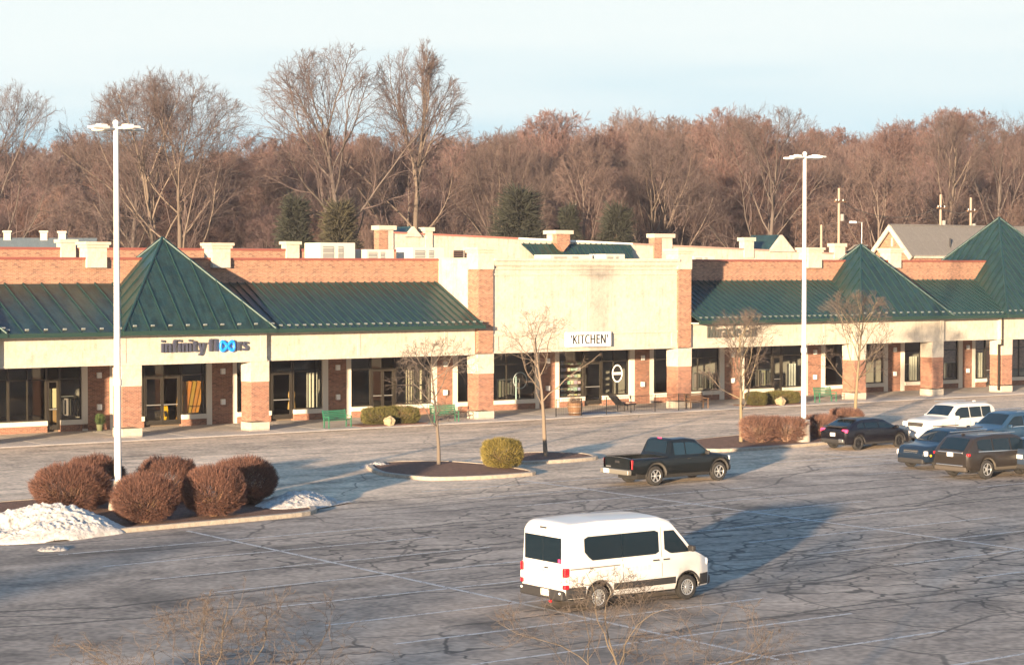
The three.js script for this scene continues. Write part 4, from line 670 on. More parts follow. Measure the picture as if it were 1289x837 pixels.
function addWheels(t, s, rimMat, spokes = 5, rimR = s.wheelR * 0.64) {
  const w = s.tyreW ?? 0.22, G = wheelGeo(s.wheelR, w, rimR, spokes);
  for (const x of s.wheels) for (const side of [1, -1]) { const m = part(t, 'wheel', G.dish, CAR.under, x, s.wheelR, side * (interp(s.half, x) - w / 2 - 0.015)); if (side < 0) m.rotation.y = Math.PI; part(m, 'tyre', G.tyre, CAR.tyre); part(m, 'rim', G.rim, rimMat); }
  part(t, 'underbody', merged([span(s.wheels[0] - s.archR - 0.25, s.wheels[1] + s.archR + 0.2, 0.24, 0.62, -interp(s.half, s.L / 2) + 0.32, interp(s.half, s.L / 2) - 0.32), span(s.wheels[0] + s.archR, s.wheels[1] - s.archR, 0.26, 0.6, -interp(s.half, s.L / 2) + 0.1, interp(s.half, s.L / 2) - 0.1)]), CAR.under);
}
function mirrors(t, c, x, y, mat) { for (const side of [1, -1]) { const z = side * (c.sideZ(x, y) + 0.12); part(t, 'mirror', moved(new RoundedBoxGeometry(0.12, 0.16, 0.22, 2, 0.045), 0, 0, 0), mat, x, y + 0.05, z); } }
function plateAt(t, x, y, z = 0) { part(t, 'number_plate', box(0.02, 0.16, 0.31), CAR.plate, x, y, z); }
const rb = (w, h, d, r = 0.03) => new RoundedBoxGeometry(w, h, d, 2, Math.min(r, w / 2.2, h / 2.2, d / 2.2));
// place: the tail (or nose when turned) at x, the side facing the shops' viewer at zNear
function parked(name, label, cat, xTail, zNear, half, faceLeft, L) { return thing(name, label, cat, faceLeft ? xTail + 0 : xTail, 0, zNear - half, faceLeft ? Math.PI : 0); }

// passenger van
{
  const s = { L: 4.86, top: [[0, 1.98], [0.05, 2.10], [0.2, 2.17], [1.2, 2.20], [3.05, 2.16], [3.42, 2.04], [4.16, 1.24], [4.28, 1.20], [4.72, 1.00], [4.82, 0.82], [4.86, 0.62]], belt: [[0, 1.16], [4.2, 1.16], [4.86, 0.9]], half: [[0, 0.86], [0.08, 0.90], [0.5, 0.915], [3.8, 0.915], [4.4, 0.87], [4.75, 0.74], [4.86, 0.62]], sill: [[0, 0.34], [4.86, 0.30]], wheels: [1.05, 3.93], wheelR: 0.315, archR: 0.39, roof: 2.18, tumble: 0.085, soft: 0.06, tyreW: 0.2 };
  const c = carShape(s), t = parked('passenger_van', 'white passenger van with black side windows on the cracked asphalt', 'van', 30.98, -40.42, 0.915);
  const white = paintOf(lin(0.52, 0.51, 0.49), 0.35); part(t, 'body', c.g, white); addWheels(t, s, CAR.rim, 14, 0.2);
  for (const side of [1, -1]) {
    const round = (xa, xb) => x => { const d = Math.min(x - xa, xb - x); return d < 0.12 ? 1 - Math.pow(1 - d / 0.12, 2) : 1; };
    for (const [xa, xb] of [[0.62, 1.798], [1.802, 2.98]]) part(t, 'side_window', sidePanel(c, xa, xb, x => 1.24 + (xa < 1 ? 0.22 * Math.max(0, 1 - (x - xa) / 0.2) : 0) + (xb > 2.5 ? 0.05 * Math.max(0, 1 - (xb - x) / 0.08) : 0), x => 1.83 - (xa < 1 ? 0.05 * Math.max(0, 1 - (x - xa) / 0.1) : 0) - (xb > 2.5 ? 0.05 * Math.max(0, 1 - (xb - x) / 0.08) : 0), side), CAR.glass);
    part(t, 'side_window', sidePanel(c, 3.16, 3.98, x => 1.22 + 0.12 * Math.max(0, 1 - (x - 3.16) / 0.2), x => Math.max(1.27, Math.min(1.80, c.top(x) - 0.17)), side), CAR.glass);
    for (const [xa, xb, ya] of [[1.50, 3.50, 0.46], [0.03, 0.62, 0.35], [4.34, 4.70, 0.34]]) part(t, 'side_cladding', sidePanel(c, xa, xb, () => ya, () => 0.63, side, 0.016), CAR.trim);
    part(t, 'slide_rail', sidePanel(c, 0.15, 1.70, x => 1.055, x => 1.085, side, 0.02), std(lin(0.13, 0.125, 0.12), 0.6));
    part(t, 'door_seam', sidePanel(c, 1.795, 1.81, x => 0.66, x => 1.2, side, 0.004), CAR.trim); part(t, 'door_seam', sidePanel(c, 3.06, 3.072, x => 0.66, x => 1.9, side, 0.004), CAR.trim);
    for (const x of [2.86, 3.2]) part(t, 'door_handle', rb(0.2, 0.035, 0.04), CAR.trim, x, 1.09, side * (c.sideZ(x, 1.09) + 0.02));
    const r = rngOf(5); for (let k = 0, x = 1.25; k < 11; k++) { const w = 0.07 + 0.05 * r(); part(t, 'faded_letter', sidePanel(c, x, x + w, () => 0.87 + 0.03 * r(), () => 0.98, side, 0.006), std(lin(0.42, 0.43, 0.46), 0.5)); x += w + 0.05; }
    for (const x of s.wheels) { const a = []; for (let k = 0; k <= 12; k++) { const w = k / 12 * Math.PI, r1 = s.archR + 0.045, r0 = s.archR - 0.005; const mk = q => V(x + Math.cos(w) * q, s.wheelR + Math.sin(w) * q, 0); a.push([r0, r1].map(q => { const p = mk(q); p.z = side * (c.sideZ(p.x, Math.min(p.y, 0.85)) + 0.022); return p; })); } part(t, 'wheel_arch', strip(side > 0 ? a : a.map(r => r.reverse())), CAR.trim); }
    const tl = part(t, 'tail_light', rb(0.15, 0.22, 0.12), CAR.red, 0.045, 1.0, side * 0.862); part(tl, 'clear_lens', rb(0.15, 0.19, 0.12), CAR.lamp, 0, -0.205, 0); part(tl, 'lower_lens', rb(0.15, 0.11, 0.12), CAR.red, 0, -0.355, 0);
    part(t, 'headlight', rb(0.34, 0.2, 0.16, 0.06), CAR.lamp, 4.56, 0.90, side * 0.70);
    part(t, 'bumper_step', rb(0.10, 0.07, 0.09), MAT.white, -0.05, 0.49, side * 0.78);
  }
  for (const side of [1, -1]) part(t, 'rear_window', rb(0.03, 0.62, 0.73, 0.06), CAR.glass, -0.003, 1.52, side * 0.375);
  part(t, 'rear_bumper', rb(0.22, 0.24, 1.74, 0.05), CAR.trim, 0.02, 0.43, 0); plateAt(t, -0.1, 0.47, 0.20); part(t, 'roof_lamp', rb(0.05, 0.05, 0.3), CAR.trim, 0.02, 2.03, 0);
  part(t, 'door_seam', box(0.006, 1.45, 0.012), CAR.trim, -0.002, 1.27, 0.002); part(t, 'door_seam', box(0.006, 0.012, 1.6), CAR.trim, -0.002, 0.545, 0); part(t, 'rear_handle', rb(0.03, 0.035, 0.16), CAR.trim, -0.01, 1.06, 0.14); for (let k = 0; k < 9; k++) part(t, 'faded_letter', box(0.006, 0.045, 0.05), std(lin(0.34, 0.34, 0.33), 0.5), -0.004, 0.98, -0.42 + k * 0.075);
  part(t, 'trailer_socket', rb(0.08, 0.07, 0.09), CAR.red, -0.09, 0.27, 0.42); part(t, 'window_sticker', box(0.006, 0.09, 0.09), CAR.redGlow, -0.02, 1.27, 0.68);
  part(t, 'windscreen', overPanel(c, 3.44, 4.14, 0.97), CAR.glass); part(t, 'front_bumper', rb(0.30, 0.28, 1.40, 0.09), CAR.trim, 4.74, 0.42, 0); part(t, 'grille', rb(0.08, 0.2, 0.8), CAR.trim, 4.8, 0.72, 0);
  mirrors(t, c, 3.98, 1.26, CAR.trim);
}
// pickup
{
  const s = { L: 5.25, top: [[0, 1.08], [1.86, 1.08], [1.90, 1.16], [2.08, 1.68], [2.2, 1.74], [2.9, 1.76], [3.35, 1.70], [4.02, 1.18], [4.2, 1.13], [4.95, 1.02], [5.18, 0.92], [5.25, 0.7]], belt: [[0, 1.03], [5.25, 1.03]], half: [[0, 0.86], [0.1, 0.9], [4.6, 0.91], [5.05, 0.82], [5.25, 0.66]], sill: [[0, 0.52], [1, 0.42], [4.3, 0.40], [5.25, 0.38]], wheels: [1.22, 4.48], wheelR: 0.375, archR: 0.46, roof: 1.74, tumble: 0.17, soft: 0.03, bed: [0.08, 1.80, 0.48], tyreW: 0.25 };
  const c = carShape(s), t = parked('pickup_truck', 'dark extended cab pickup truck beside the bed with the olive shrub', 'pickup', 51.08, -62.45, 0.91);
  const body = paintOf(lin(0.005, 0.0065, 0.007), 0.3); part(t, 'body', c.g, body); addWheels(t, s, CAR.rim, 6, 0.24);
  for (const side of [1, -1]) {
    part(t, 'side_window', sidePanel(c, 2.18, 2.72, x => 1.13, x => Math.min(1.60, c.top(x) - 0.12), side), CAR.glass); part(t, 'side_window', sidePanel(c, 2.78, 3.82, x => 1.13, x => Math.max(1.15, Math.min(1.60, c.top(x) - 0.15)), side), CAR.glass);
    for (const x of [2.75, 3.95, 1.92]) part(t, 'door_seam', sidePanel(c, x, x + 0.014, () => 0.5, () => 1.02, side, 0.004), CAR.under);
    part(t, 'door_handle', rb(0.16, 0.04, 0.04), CAR.trim, 2.9, 0.98, side * (c.sideZ(2.9, 0.98) + 0.02));
    part(t, 'tail_light', rb(0.1, 0.36, 0.16), CAR.red, 0.05, 0.86, side * 0.80); part(t, 'headlight', rb(0.3, 0.18, 0.26, 0.06), CAR.lamp, 5.0, 0.88, side * 0.68);
    for (const x of s.wheels) { const a = []; for (let k = 0; k <= 12; k++) { const w = k / 12 * Math.PI; a.push([s.archR - 0.005, s.archR + 0.07].map(q => { const px = x + Math.cos(w) * q, py = s.wheelR + Math.sin(w) * q; return V(px, py, side * (c.sideZ(px, Math.min(py, 0.95)) + 0.03)); })); } part(t, 'wheel_arch', strip(side > 0 ? a : a.map(r => r.reverse())), std(lin(0.06, 0.055, 0.048), 0.7)); }
  }
  const skyTintGlass = new THREE.MeshPhysicalMaterial({ color: lin(0.008, 0.024, 0.040), roughness: 0.05 }); part(t, 'rear_window', overPanel(c, 1.905, 2.07, 0.94), CAR.glass); part(t, 'windscreen', overPanel(c, 3.40, 3.98, 0.96), CAR.glass); for (const m of t.children) if (m.name === 'side_window') m.material = skyTintGlass;  // side glass coloured blue to stand for the sky it reflects
  const bl = part(t, 'brake_light', rb(0.05, 0.05, 0.22), CAR.redGlow, 2.14, 1.755, 0); bl.userData.label = 'lit red high brake light';
  part(t, 'rear_bumper', rb(0.2, 0.2, 1.72, 0.04), std(lin(0.26, 0.24, 0.20), 0.4, { metalness: 0.5 }), -0.08, 0.56, 0); plateAt(t, -0.19, 0.57, -0.45); part(t, 'tailgate_handle', rb(0.03, 0.09, 0.26), CAR.trim, -0.005, 0.93, 0); part(t, 'tailgate_badge', box(0.01, 0.05, 0.28), CAR.chrome, -0.005, 0.72, -0.55);
  part(t, 'front_bumper', rb(0.2, 0.24, 1.44, 0.07), CAR.trim, 5.16, 0.5, 0); part(t, 'grille', rb(0.06, 0.22, 0.8), CAR.chrome, 5.2, 0.78, 0); mirrors(t, c, 3.78, 1.12, CAR.trim);
  part(t, 'tie_rail', merged([-1, 1].map(q => span(0.1, 1.8, 1.085, 1.105, q * 0.84 - 0.02, q * 0.84 + 0.02))), CAR.trim);
}
// generic five-door body used by the hatchback and the crossovers
function wagon(o) {
  const s = o.s, c = carShape(s), t = parked(o.name, o.label, o.cat, o.x, o.zNear, s.half[2][1], o.faceLeft), body = paintOf(o.color, o.rough ?? 0.3);
  if (o.faceLeft) { t.position.x = o.x; t.position.z = o.zNear - s.half[2][1]; }
  part(t, 'body', c.g, body); addWheels(t, s, o.rim ?? CAR.rim, o.spokes ?? 5);
  for (const side of [1, -1]) {
    for (const [xa, xb, k] of o.win) part(t, 'side_window', sidePanel(c, xa, xb, x => c.belt(x) + 0.05 + (o.kick && k === 'q' ? 0.1 * Math.max(0, 1 - (x - xa) / 0.3) : 0), x => Math.max(c.belt(x) + 0.07, Math.min(s.roof - 0.17, c.top(x) - 0.13)), side), o.glass ?? CAR.glass);
    for (const x of o.seams) { part(t, 'door_seam', sidePanel(c, x, x + 0.012, () => 0.42, xx => c.belt(xx), side, 0.004), CAR.under); }
    for (const x of o.handles) part(t, 'door_handle', rb(0.18, 0.035, 0.04), o.trimHandle ?? body, x, c.belt(x) - 0.07, side * (c.sideZ(x, c.belt(x) - 0.07) + 0.02));
    part(t, 'sill_trim', sidePanel(c, s.wheels[0] + s.archR + 0.02, s.wheels[1] - s.archR - 0.02, x => interp(s.sill, x) + 0.01, x => interp(s.sill, x) + 0.13, side, 0.014), o.sillMat ?? CAR.trim);
    for (const x of s.wheels) { const a = []; for (let k = 0; k <= 12; k++) { const w = k / 12 * Math.PI; a.push([s.archR - 0.005, s.archR + (o.archW ?? 0.03)].map(q => { const px = x + Math.cos(w) * q, py = s.wheelR + Math.sin(w) * q; return V(px, py, side * (c.sideZ(px, Math.min(py, 0.8)) + 0.02)); })); } part(t, 'wheel_arch', strip(side > 0 ? a : a.map(r => r.reverse())), o.sillMat ?? CAR.trim); }
    const [lx, ly, lz, lw, lh, ld] = o.tail; part(t, 'tail_light', rb(lw, lh, ld, 0.04), o.tailMat ?? CAR.red, lx, ly, side * lz);
    const [hx, hy, hz, hwid, hh, hd] = o.head; part(t, 'headlight', rb(hwid, hh, hd, 0.05), CAR.lamp, hx, hy, side * hz);
    if (o.rails) part(t, 'roof_rail', bar(V(o.rails[0], s.roof + 0.035, side * (c.ring(o.rails[0])[5][0] - 0.06)), V(o.rails[1], s.roof + 0.05, side * (c.ring(o.rails[1])[5][0] - 0.06)), 0.022, 6), o.railMat ?? CAR.chrome);
    if (o.winTrim) part(t, 'window_trim', sidePanel(c, o.win[0][0], o.win[o.win.length - 1][1], x => c.belt(x) + 0.015, x => c.belt(x) + 0.045, side, 0.015), CAR.chrome);
  }
  part(t, 'rear_window', overPanel(c, ...o.rearGlass), CAR.glass); part(t, 'windscreen', overPanel(c, ...o.frontGlass), o.frontMat ?? CAR.glass);
  part(t, 'rear_bumper', rb(0.2, 0.2, s.half[2][1] * 1.7, 0.06), o.bumperMat ?? CAR.trim, 0.06, 0.42, 0); part(t, 'front_bumper', rb(0.24, 0.24, s.half[2][1] * 1.6, 0.07), o.bumperMat ?? CAR.trim, s.L - 0.10, 0.38, 0);
  const gr = part(t, 'grille', rb(0.08, o.grille[1], o.grille[2], 0.03), CAR.trim, s.L - o.grille[3], o.grille[0], 0); for (let k = 0; k < 3; k++) part(gr, 'grille_bar', box(0.03, 0.022, o.grille[2] * 0.94), CAR.chrome, 0.04, (k - 1) * o.grille[1] * 0.28, 0);
  plateAt(t, o.plate[0], o.plate[1]); mirrors(t, c, ...o.mirror, body);
  part(t, 'antenna_fin', rb(0.2, 0.07, 0.05, 0.02), body, 0.75, c.top(0.75) + 0.06, 0);
  return { t, c };
}
const suv = (k = {}) => ({ L: 4.9, top: [[0, 0.95], [0.06, 1.10], [0.42, 1.56], [0.65, 1.66], [1.6, 1.71], [2.6, 1.70], [3.0, 1.62], [3.72, 1.12], [3.9, 1.07], [4.62, 0.97], [4.84, 0.85], [4.9, 0.65]], belt: [[0, 1.06], [3.8, 1.02], [4.9, 0.9]], half: [[0, 0.80], [0.12, 0.90], [0.5, 0.94], [4.1, 0.94], [4.6, 0.84], [4.9, 0.62]], sill: [[0, 0.40], [0.6, 0.34], [4.3, 0.32], [4.9, 0.32]], wheels: [0.98, 3.96], wheelR: 0.36, archR: 0.41, roof: 1.70, tumble: 0.17, soft: 0.06, ...k });
// black hatchback, sunlight on the tail lamp painted as its own glow
{
  const s = { L: 4.5, top: [[0, 0.82], [0.04, 0.98], [0.22, 1.03], [0.85, 1.33], [1.25, 1.41], [2.1, 1.43], [2.6, 1.36], [3.45, 0.98], [3.6, 0.93], [4.25, 0.80], [4.45, 0.70], [4.5, 0.5]], belt: [[0, 0.98], [1, 0.96], [3.5, 0.90], [4.5, 0.75]], half: [[0, 0.78], [0.12, 0.86], [0.5, 0.9], [3.7, 0.9], [4.2, 0.8], [4.5, 0.58]], sill: [[0, 0.34], [0.5, 0.24], [4.5, 0.22]], wheels: [0.82, 3.52], wheelR: 0.325, archR: 0.36, roof: 1.42, tumble: 0.2, soft: 0.06 };
  const { t } = wagon({ name: 'hatchback_car', label: 'black hatchback with a painted sun glow on the tail lamp beside the low hedges', cat: 'car', s, x: 69.25, zNear: -69.1, color: lin(0.005, 0.0045, 0.007), win: [[0.75, 1.2, 'q'], [1.26, 2.12], [2.18, 3.25]], seams: [1.3, 2.15, 3.2], handles: [1.45, 2.35], tail: [0.10, 0.90, 0.70, 0.16, 0.16, 0.30], tailMat: CAR.redGlow, head: [4.26, 0.68, 0.62, 0.3, 0.13, 0.26], rearGlass: [0.26, 0.82, 0.9], frontGlass: [2.66, 3.40, 0.96], grille: [0.55, 0.14, 0.9, 0.03], plate: [-0.01, 0.72], mirror: [3.2, 0.95], rim: CAR.darkRim, spokes: 10 });
  part(t, 'spoiler', rb(0.34, 0.05, 1.3, 0.02), CAR.trim, 0.14, 1.09, 0); part(t, 'roof_spoiler', rb(0.30, 0.04, 1.06, 0.02), CAR.trim, 0.86, 1.40, 0);
  part(t, 'bumper_vent', rb(0.05, 0.16, 0.3, 0.05), CAR.chrome, -0.02, 0.45, 0.55);
}
// white luxury sport utility car facing the hatchback
wagon({ name: 'sport_utility_car', label: 'white sport utility car facing the black hatchback', cat: 'car', s: suv({ L: 4.95, top: [[0, 1.2], [0.05, 1.45], [0.25, 1.74], [0.6, 1.83], [1.8, 1.87], [2.45, 1.85], [2.8, 1.76], [3.42, 1.25], [3.6, 1.21], [4.6, 1.13], [4.88, 0.98], [4.95, 0.7]], belt: [[0, 1.16], [3.8, 1.12], [4.95, 1.0]], roof: 1.86, wheelR: 0.39, archR: 0.45 }), faceLeft: true, x: 79.9, zNear: -69.3, color: lin(0.50, 0.49, 0.46), win: [[0.5, 1.15, 'q'], [1.2, 2.0], [2.06, 3.05]], seams: [1.18, 2.03, 3.1], handles: [1.4, 2.25], tail: [0.08, 1.2, 0.80, 0.12, 0.3, 0.2], head: [4.72, 0.92, 0.72, 0.28, 0.22, 0.34], rearGlass: [0.06, 0.24, 0.9], frontGlass: [2.84, 3.38, 0.96], grille: [0.86, 0.3, 0.95, 0.06], plate: [-0.02, 0.75], mirror: [3.05, 1.18], rails: [0.6, 2.8], railMat: CAR.rim, bumperMat: paintOf(lin(0.55, 0.53, 0.47)), sillMat: std(lin(0.4, 0.38, 0.34), 0.6) });
// small dark crossover facing out of its stall, reflected sky tinted into its paint
{ const { t } = wagon({ name: 'crossover_car', label: 'black crossover nosing out beside the dusty dark sport utility car', cat: 'car', s: suv({ L: 4.3, top: [[0, 0.95], [0.06, 1.15], [0.4, 1.5], [0.7, 1.6], [1.5, 1.64], [2.2, 1.62], [2.55, 1.54], [3.2, 1.10], [3.36, 1.06], [4.05, 0.98], [4.24, 0.86], [4.3, 0.62]], belt: [[0, 1.02], [3.2, 0.99], [4.3, 0.9]], half: [[0, 0.78], [0.12, 0.86], [0.5, 0.9], [3.6, 0.9], [4.05, 0.84], [4.3, 0.7]], sill: [[0, 0.38], [0.6, 0.32], [4.3, 0.34]], wheels: [0.78, 3.42], wheelR: 0.34, archR: 0.39, roof: 1.62 }), faceLeft: true, x: 69.4, zNear: -60.35, color: lin(0.008, 0.016, 0.030), win: [[0.5, 0.95, 'q'], [1.0, 1.75], [1.82, 2.85]], seams: [1.0, 1.8, 2.85], handles: [1.15, 1.95], tail: [0.08, 0.98, 0.72, 0.14, 0.18, 0.26], head: [4.16, 0.70, 0.70, 0.16, 0.22, 0.28], rearGlass: [0.1, 0.4, 0.9], frontGlass: [2.6, 3.16, 0.96], grille: [0.72, 0.24, 0.8, 0.06], plate: [-0.02, 0.75], mirror: [2.85, 1.05], rails: [0.6, 2.2], railMat: CAR.trim, archW: 0.06 });
  part(t, 'fog_lamp', rb(0.08, 0.12, 0.2, 0.03), CAR.chrome, 4.22, 0.5, 0.62); part(t, 'side_marker', rb(0.10, 0.1, 0.06), CAR.amber, 3.98, 0.62, 0.87); part(t, 'side_marker', rb(0.10, 0.1, 0.06), CAR.amber, 3.98, 0.62, -0.87); }
// dusty dark sport utility car, tail towards the aisle
{ const { t, c } = wagon({ name: 'sport_utility_car', label: 'dusty dark brown sport utility car seen from behind with chrome window trim', cat: 'car', s: suv({ L: 5.1, wheels: [1.12, 4.12], wheelR: 0.385, archR: 0.43, top: [[0, 0.98], [0.05, 1.12], [0.5, 1.60], [0.78, 1.70], [1.8, 1.76], [2.8, 1.74], [3.2, 1.64], [3.95, 1.14], [4.1, 1.08], [4.85, 0.97], [5.04, 0.85], [5.1, 0.62]], roof: 1.75, half: [[0, 0.84], [0.14, 0.94], [0.5, 0.98], [4.3, 0.98], [4.8, 0.86], [5.1, 0.64]], belt: [[0, 1.10], [4.0, 1.03], [5.1, 0.9]] }), x: 63.5, zNear: -56.6, color: lin(0.020, 0.0165, 0.014), rough: 0.42, win: [[0.6, 1.45, 'q'], [1.52, 2.5], [2.58, 3.75]], kick: true, seams: [1.5, 2.55, 3.75], handles: [1.7, 2.75], tail: [0.10, 1.0, 0.78, 0.14, 0.12, 0.34], head: [4.86, 0.8, 0.68, 0.3, 0.14, 0.3], rearGlass: [0.08, 0.5, 0.88], frontGlass: [3.26, 3.92, 0.96], grille: [0.62, 0.24, 0.9, 0.03], plate: [-0.015, 0.98], mirror: [3.7, 1.08], rails: [0.8, 3.0], winTrim: true, bumperMat: std(lin(0.060, 0.050, 0.040), 0.8), sillMat: std(lin(0.07, 0.06, 0.046), 0.85), archW: 0.05 });
  part(t, 'lamp_bar', rb(0.05, 0.05, 1.3, 0.02), CAR.chrome, 0.0, 1.07, 0); part(t, 'bumper_strip', rb(0.05, 0.05, 1.4, 0.02), CAR.chrome, -0.04, 0.56, 0); }
// blue-grey sport utility car behind, roof and screen in view; paint colour carries reflected sky
{ const p = onGround(1262, 566);
  wagon({ name: 'sport_utility_car', label: 'dark blue sport utility car with sky sheen in its paint and silver roof rails behind the black crossover', cat: 'car', s: suv(), faceLeft: true, x: p.x + 3.6, zNear: p.z + 0.3, color: lin(0.018, 0.045, 0.085), win: [[0.5, 1.3, 'q'], [1.36, 2.3], [2.38, 3.5]], seams: [1.35, 2.35, 3.5], handles: [1.5, 2.5], tail: [0.1, 1.0, 0.76, 0.14, 0.2, 0.26], head: [4.68, 0.8, 0.7, 0.26, 0.16, 0.3], rearGlass: [0.08, 0.42, 0.9], frontGlass: [3.06, 3.7, 0.96], grille: [0.7, 0.28, 0.9, 0.05], plate: [-0.02, 0.75], mirror: [3.45, 1.05], rails: [0.7, 2.6], winTrim: true }); }
// car cut by the frame edge
{ const p = onGround(1262, 598);
  wagon({ name: 'hatchback_car', label: 'dark blue grey car with a white plate next to the dusty brown car', cat: 'car', s: suv({ L: 4.6, top: [[0, 0.9], [0.05, 1.06], [0.5, 1.45], [0.8, 1.53], [1.6, 1.57], [2.4, 1.55], [2.8, 1.46], [3.5, 1.06], [3.66, 1.0], [4.35, 0.9], [4.55, 0.78], [4.6, 0.6]], wheels: [0.95, 3.7], roof: 1.56, belt: [[0, 1.02], [3.5, 0.97], [4.6, 0.85]], half: [[0, 0.8], [0.12, 0.88], [0.5, 0.92], [3.8, 0.92], [4.3, 0.82], [4.6, 0.6]] }), x: p.x, zNear: p.z + 1.84, color: lin(0.026, 0.040, 0.066), win: [[0.55, 1.2, 'q'], [1.26, 2.15], [2.22, 3.3]], seams: [1.25, 2.2, 3.3], handles: [1.4, 2.4], tail: [0.1, 0.98, 0.74, 0.16, 0.16, 0.26], head: [4.36, 0.74, 0.66, 0.26, 0.14, 0.3], rearGlass: [0.1, 0.5, 0.88], frontGlass: [2.86, 3.48, 0.96], grille: [0.6, 0.2, 0.8, 0.03], plate: [-0.02, 0.82], mirror: [3.25, 1.0] }); }
// ---------------------------------------------------------------- light poles
function lightPole(label, x, z, H, headTurn) {
  const t = thing('light_pole', label, 'light pole', x, 0.1, z, headTurn, 'car park light poles'), w = MAT.polePaint ||= std(lin(0.70, 0.69, 0.67), 0.5, { map: rep(stuccoTex, 1.1) });
  part(t, 'pedestal', new THREE.CylinderGeometry(0.30, 0.33, 1.05, 20), MAT.footing, 0, 0.5, 0); part(t, 'base_plate', box(0.42, 0.04, 0.42), w, 0, 1.045, 0);
  part(t, 'shaft', new THREE.CylinderGeometry(0.085, 0.125, H - 1.1, 14), w, 0, 1.06 + (H - 1.1) / 2, 0);
  part(t, 'collar', new THREE.CylinderGeometry(0.15, 0.15, 0.22, 14), w, 0, 4.4, 0); part(t, 'pole_cap', new THREE.SphereGeometry(0.11, 12, 8), w, 0, H + 0.02, 0); part(t, 'hand_hole', box(0.02, 0.2, 0.12), MAT.metalGrey, 0.12, 1.7, 0);
  for (const a of [0, Math.PI / 2, Math.PI, Math.PI * 1.5]) {
    const arm = part(t, 'arm', moved(box(0.36, 0.07, 0.07), 0.24, 0, 0), w, 0, H - 0.16, 0); arm.rotation.y = a;
    part(arm, 'lamp_head', moved(rb(0.72, 0.09, 0.36, 0.03), 0.74, 0.0, 0), w); part(arm, 'heat_sink', moved(box(0.3, 0.07, 0.26), 0.62, 0.075, 0), w); part(arm, 'lens', moved(box(0.5, 0.012, 0.28), 0.78, -0.051, 0), std(lin(0.55, 0.55, 0.5), 0.3));
  }
}
{ const a = onGround(148, 646); lightPole('tall white light pole rising from the russet shrubs', a.x, a.z, 13.25, 0.25); const b = onGround(1012, 559); lightPole('tall white light pole beside the low hedges near the hatchback', b.x, b.z, 13.75, 0.25); }
// ---------------------------------------------------------------- snow
function mound(seed, w, h, d, nx = 90, nz = 60, lump = 1) {
  const A = lattice(32, seed), B = lattice(64, seed + 1), g = new THREE.PlaneGeometry(w, d, nx, nz); g.rotateX(-Math.PI / 2); const p = g.attributes.position;
  for (let i = 0; i < p.count; i++) { const u = p.getX(i) / w * 2, v = p.getZ(i) / d * 2, rr = Math.hypot(u * (1 + 0.2 * (A(u * 3 + 9, v * 3) - 0.5)), v); const e = Math.max(0, 1 - rr * (0.95 + 0.16 * A(u * 2 + 4, v * 2 + 7))); let y = h * Math.pow(e, 0.6) * (0.55 + 0.6 * A(u * 2.2 + 1, v * 2.2 + 3)) + (e > 0 ? lump * (0.14 * (A(u * 6 + 5, v * 5) - 0.5) + 0.22 * (0.3 - Math.abs(B(u * 11, v * 9) - 0.5)) + 0.16 * (0.25 - Math.abs(B(u * 23 + 3, v * 18) - 0.5)) + 0.06 * (B(u * 47, v * 37) - 0.5)) * Math.min(1, e * 4) : 0); p.setY(i, e > 0 ? Math.max(0.004, y) : -0.06); }
  g.computeVertexNormals(); return g;
}
{
  const snowTex = texOf(512, (u, v) => { const k = 0.80 + 0.2 * n64(u * 64, v * 64) - 0.9 * Math.max(0, n32(u * 32, v * 32) - 0.6) - 1.6 * Math.max(0, n128(u * 128, v * 128) - 0.72); return tint([0.66, 0.63, 0.59], Math.max(0.25, k)); });
  const snow = std(0xffffff, 0.85, { map: rep(snowTex, 1, 1), bumpMap: rep(grainTex, 0.25), bumpScale: 0.03 });
  const p = onGround(50, 674); single('snow_pile', mound(501, 6.4, 0.95, 3.5, 190, 120, 0.75), snow, 'heap of old grainy snow at the kerb before the russet shrubs', 'snow', p.x, 0.0, p.z);
  const q = onGround(364, 639); const m = single('snow_patch', mound(503, 3.9, 0.42, 2.5, 70, 50, 0.5), snow, 'flat bluish snow patch on the kerb end beside the russet shrubs', 'snow', q.x + 0.35, 0.10, q.z - 0.2); m.rotation.y = 0.5;
  const s = onGround(476, 588); single('snow_patch', mound(505, 1.8, 0.2, 1.2, 50, 40, 0.4), snow, 'small snow remnant at the kerb tip of the olive shrub bed', 'snow', s.x, 0.0, s.z);
  const w = onGround(66, 692); single('snow_patch', mound(507, 1.0, 0.08, 0.9, 40, 30, 0.3), snow, 'thin scrap of snow on the asphalt before the heap', 'snow', w.x, 0.0, w.z);
}
// ---------------------------------------------------------------- benches
function bench(label, x, z, turn, mat = MAT.benchGreen) {
  const t = thing('park_bench', label, 'bench', x, 0.03, z, turn, 'benches before the shops'); t.scale.setScalar(0.9);
  for (let k = 0; k < 5; k++) part(t, 'seat_slat', box(1.75, 0.03, 0.075), mat, 0, 0.45, -0.2 + k * 0.095);
  for (let k = 0; k < 5; k++) { const s = part(t, 'back_slat', box(1.75, 0.075, 0.03), mat, 0, 0.54 + k * 0.105, -0.27 - k * 0.022); s.rotation.x = -0.2; }
  for (const sx of [-0.84, 0.84]) { part(t, 'leg', box(0.05, 0.64, 0.05), mat, sx, 0.32, 0.2); part(t, 'leg', box(0.05, 0.45, 0.05), mat, sx, 0.22, -0.24); part(t, 'back_post', moved(box(0.05, 0.6, 0.04), 0, 0.74, -0.33, -0.2), mat, sx, 0, 0); part(t, 'armrest', box(0.06, 0.04, 0.55), mat, sx, 0.66, -0.03); }
}
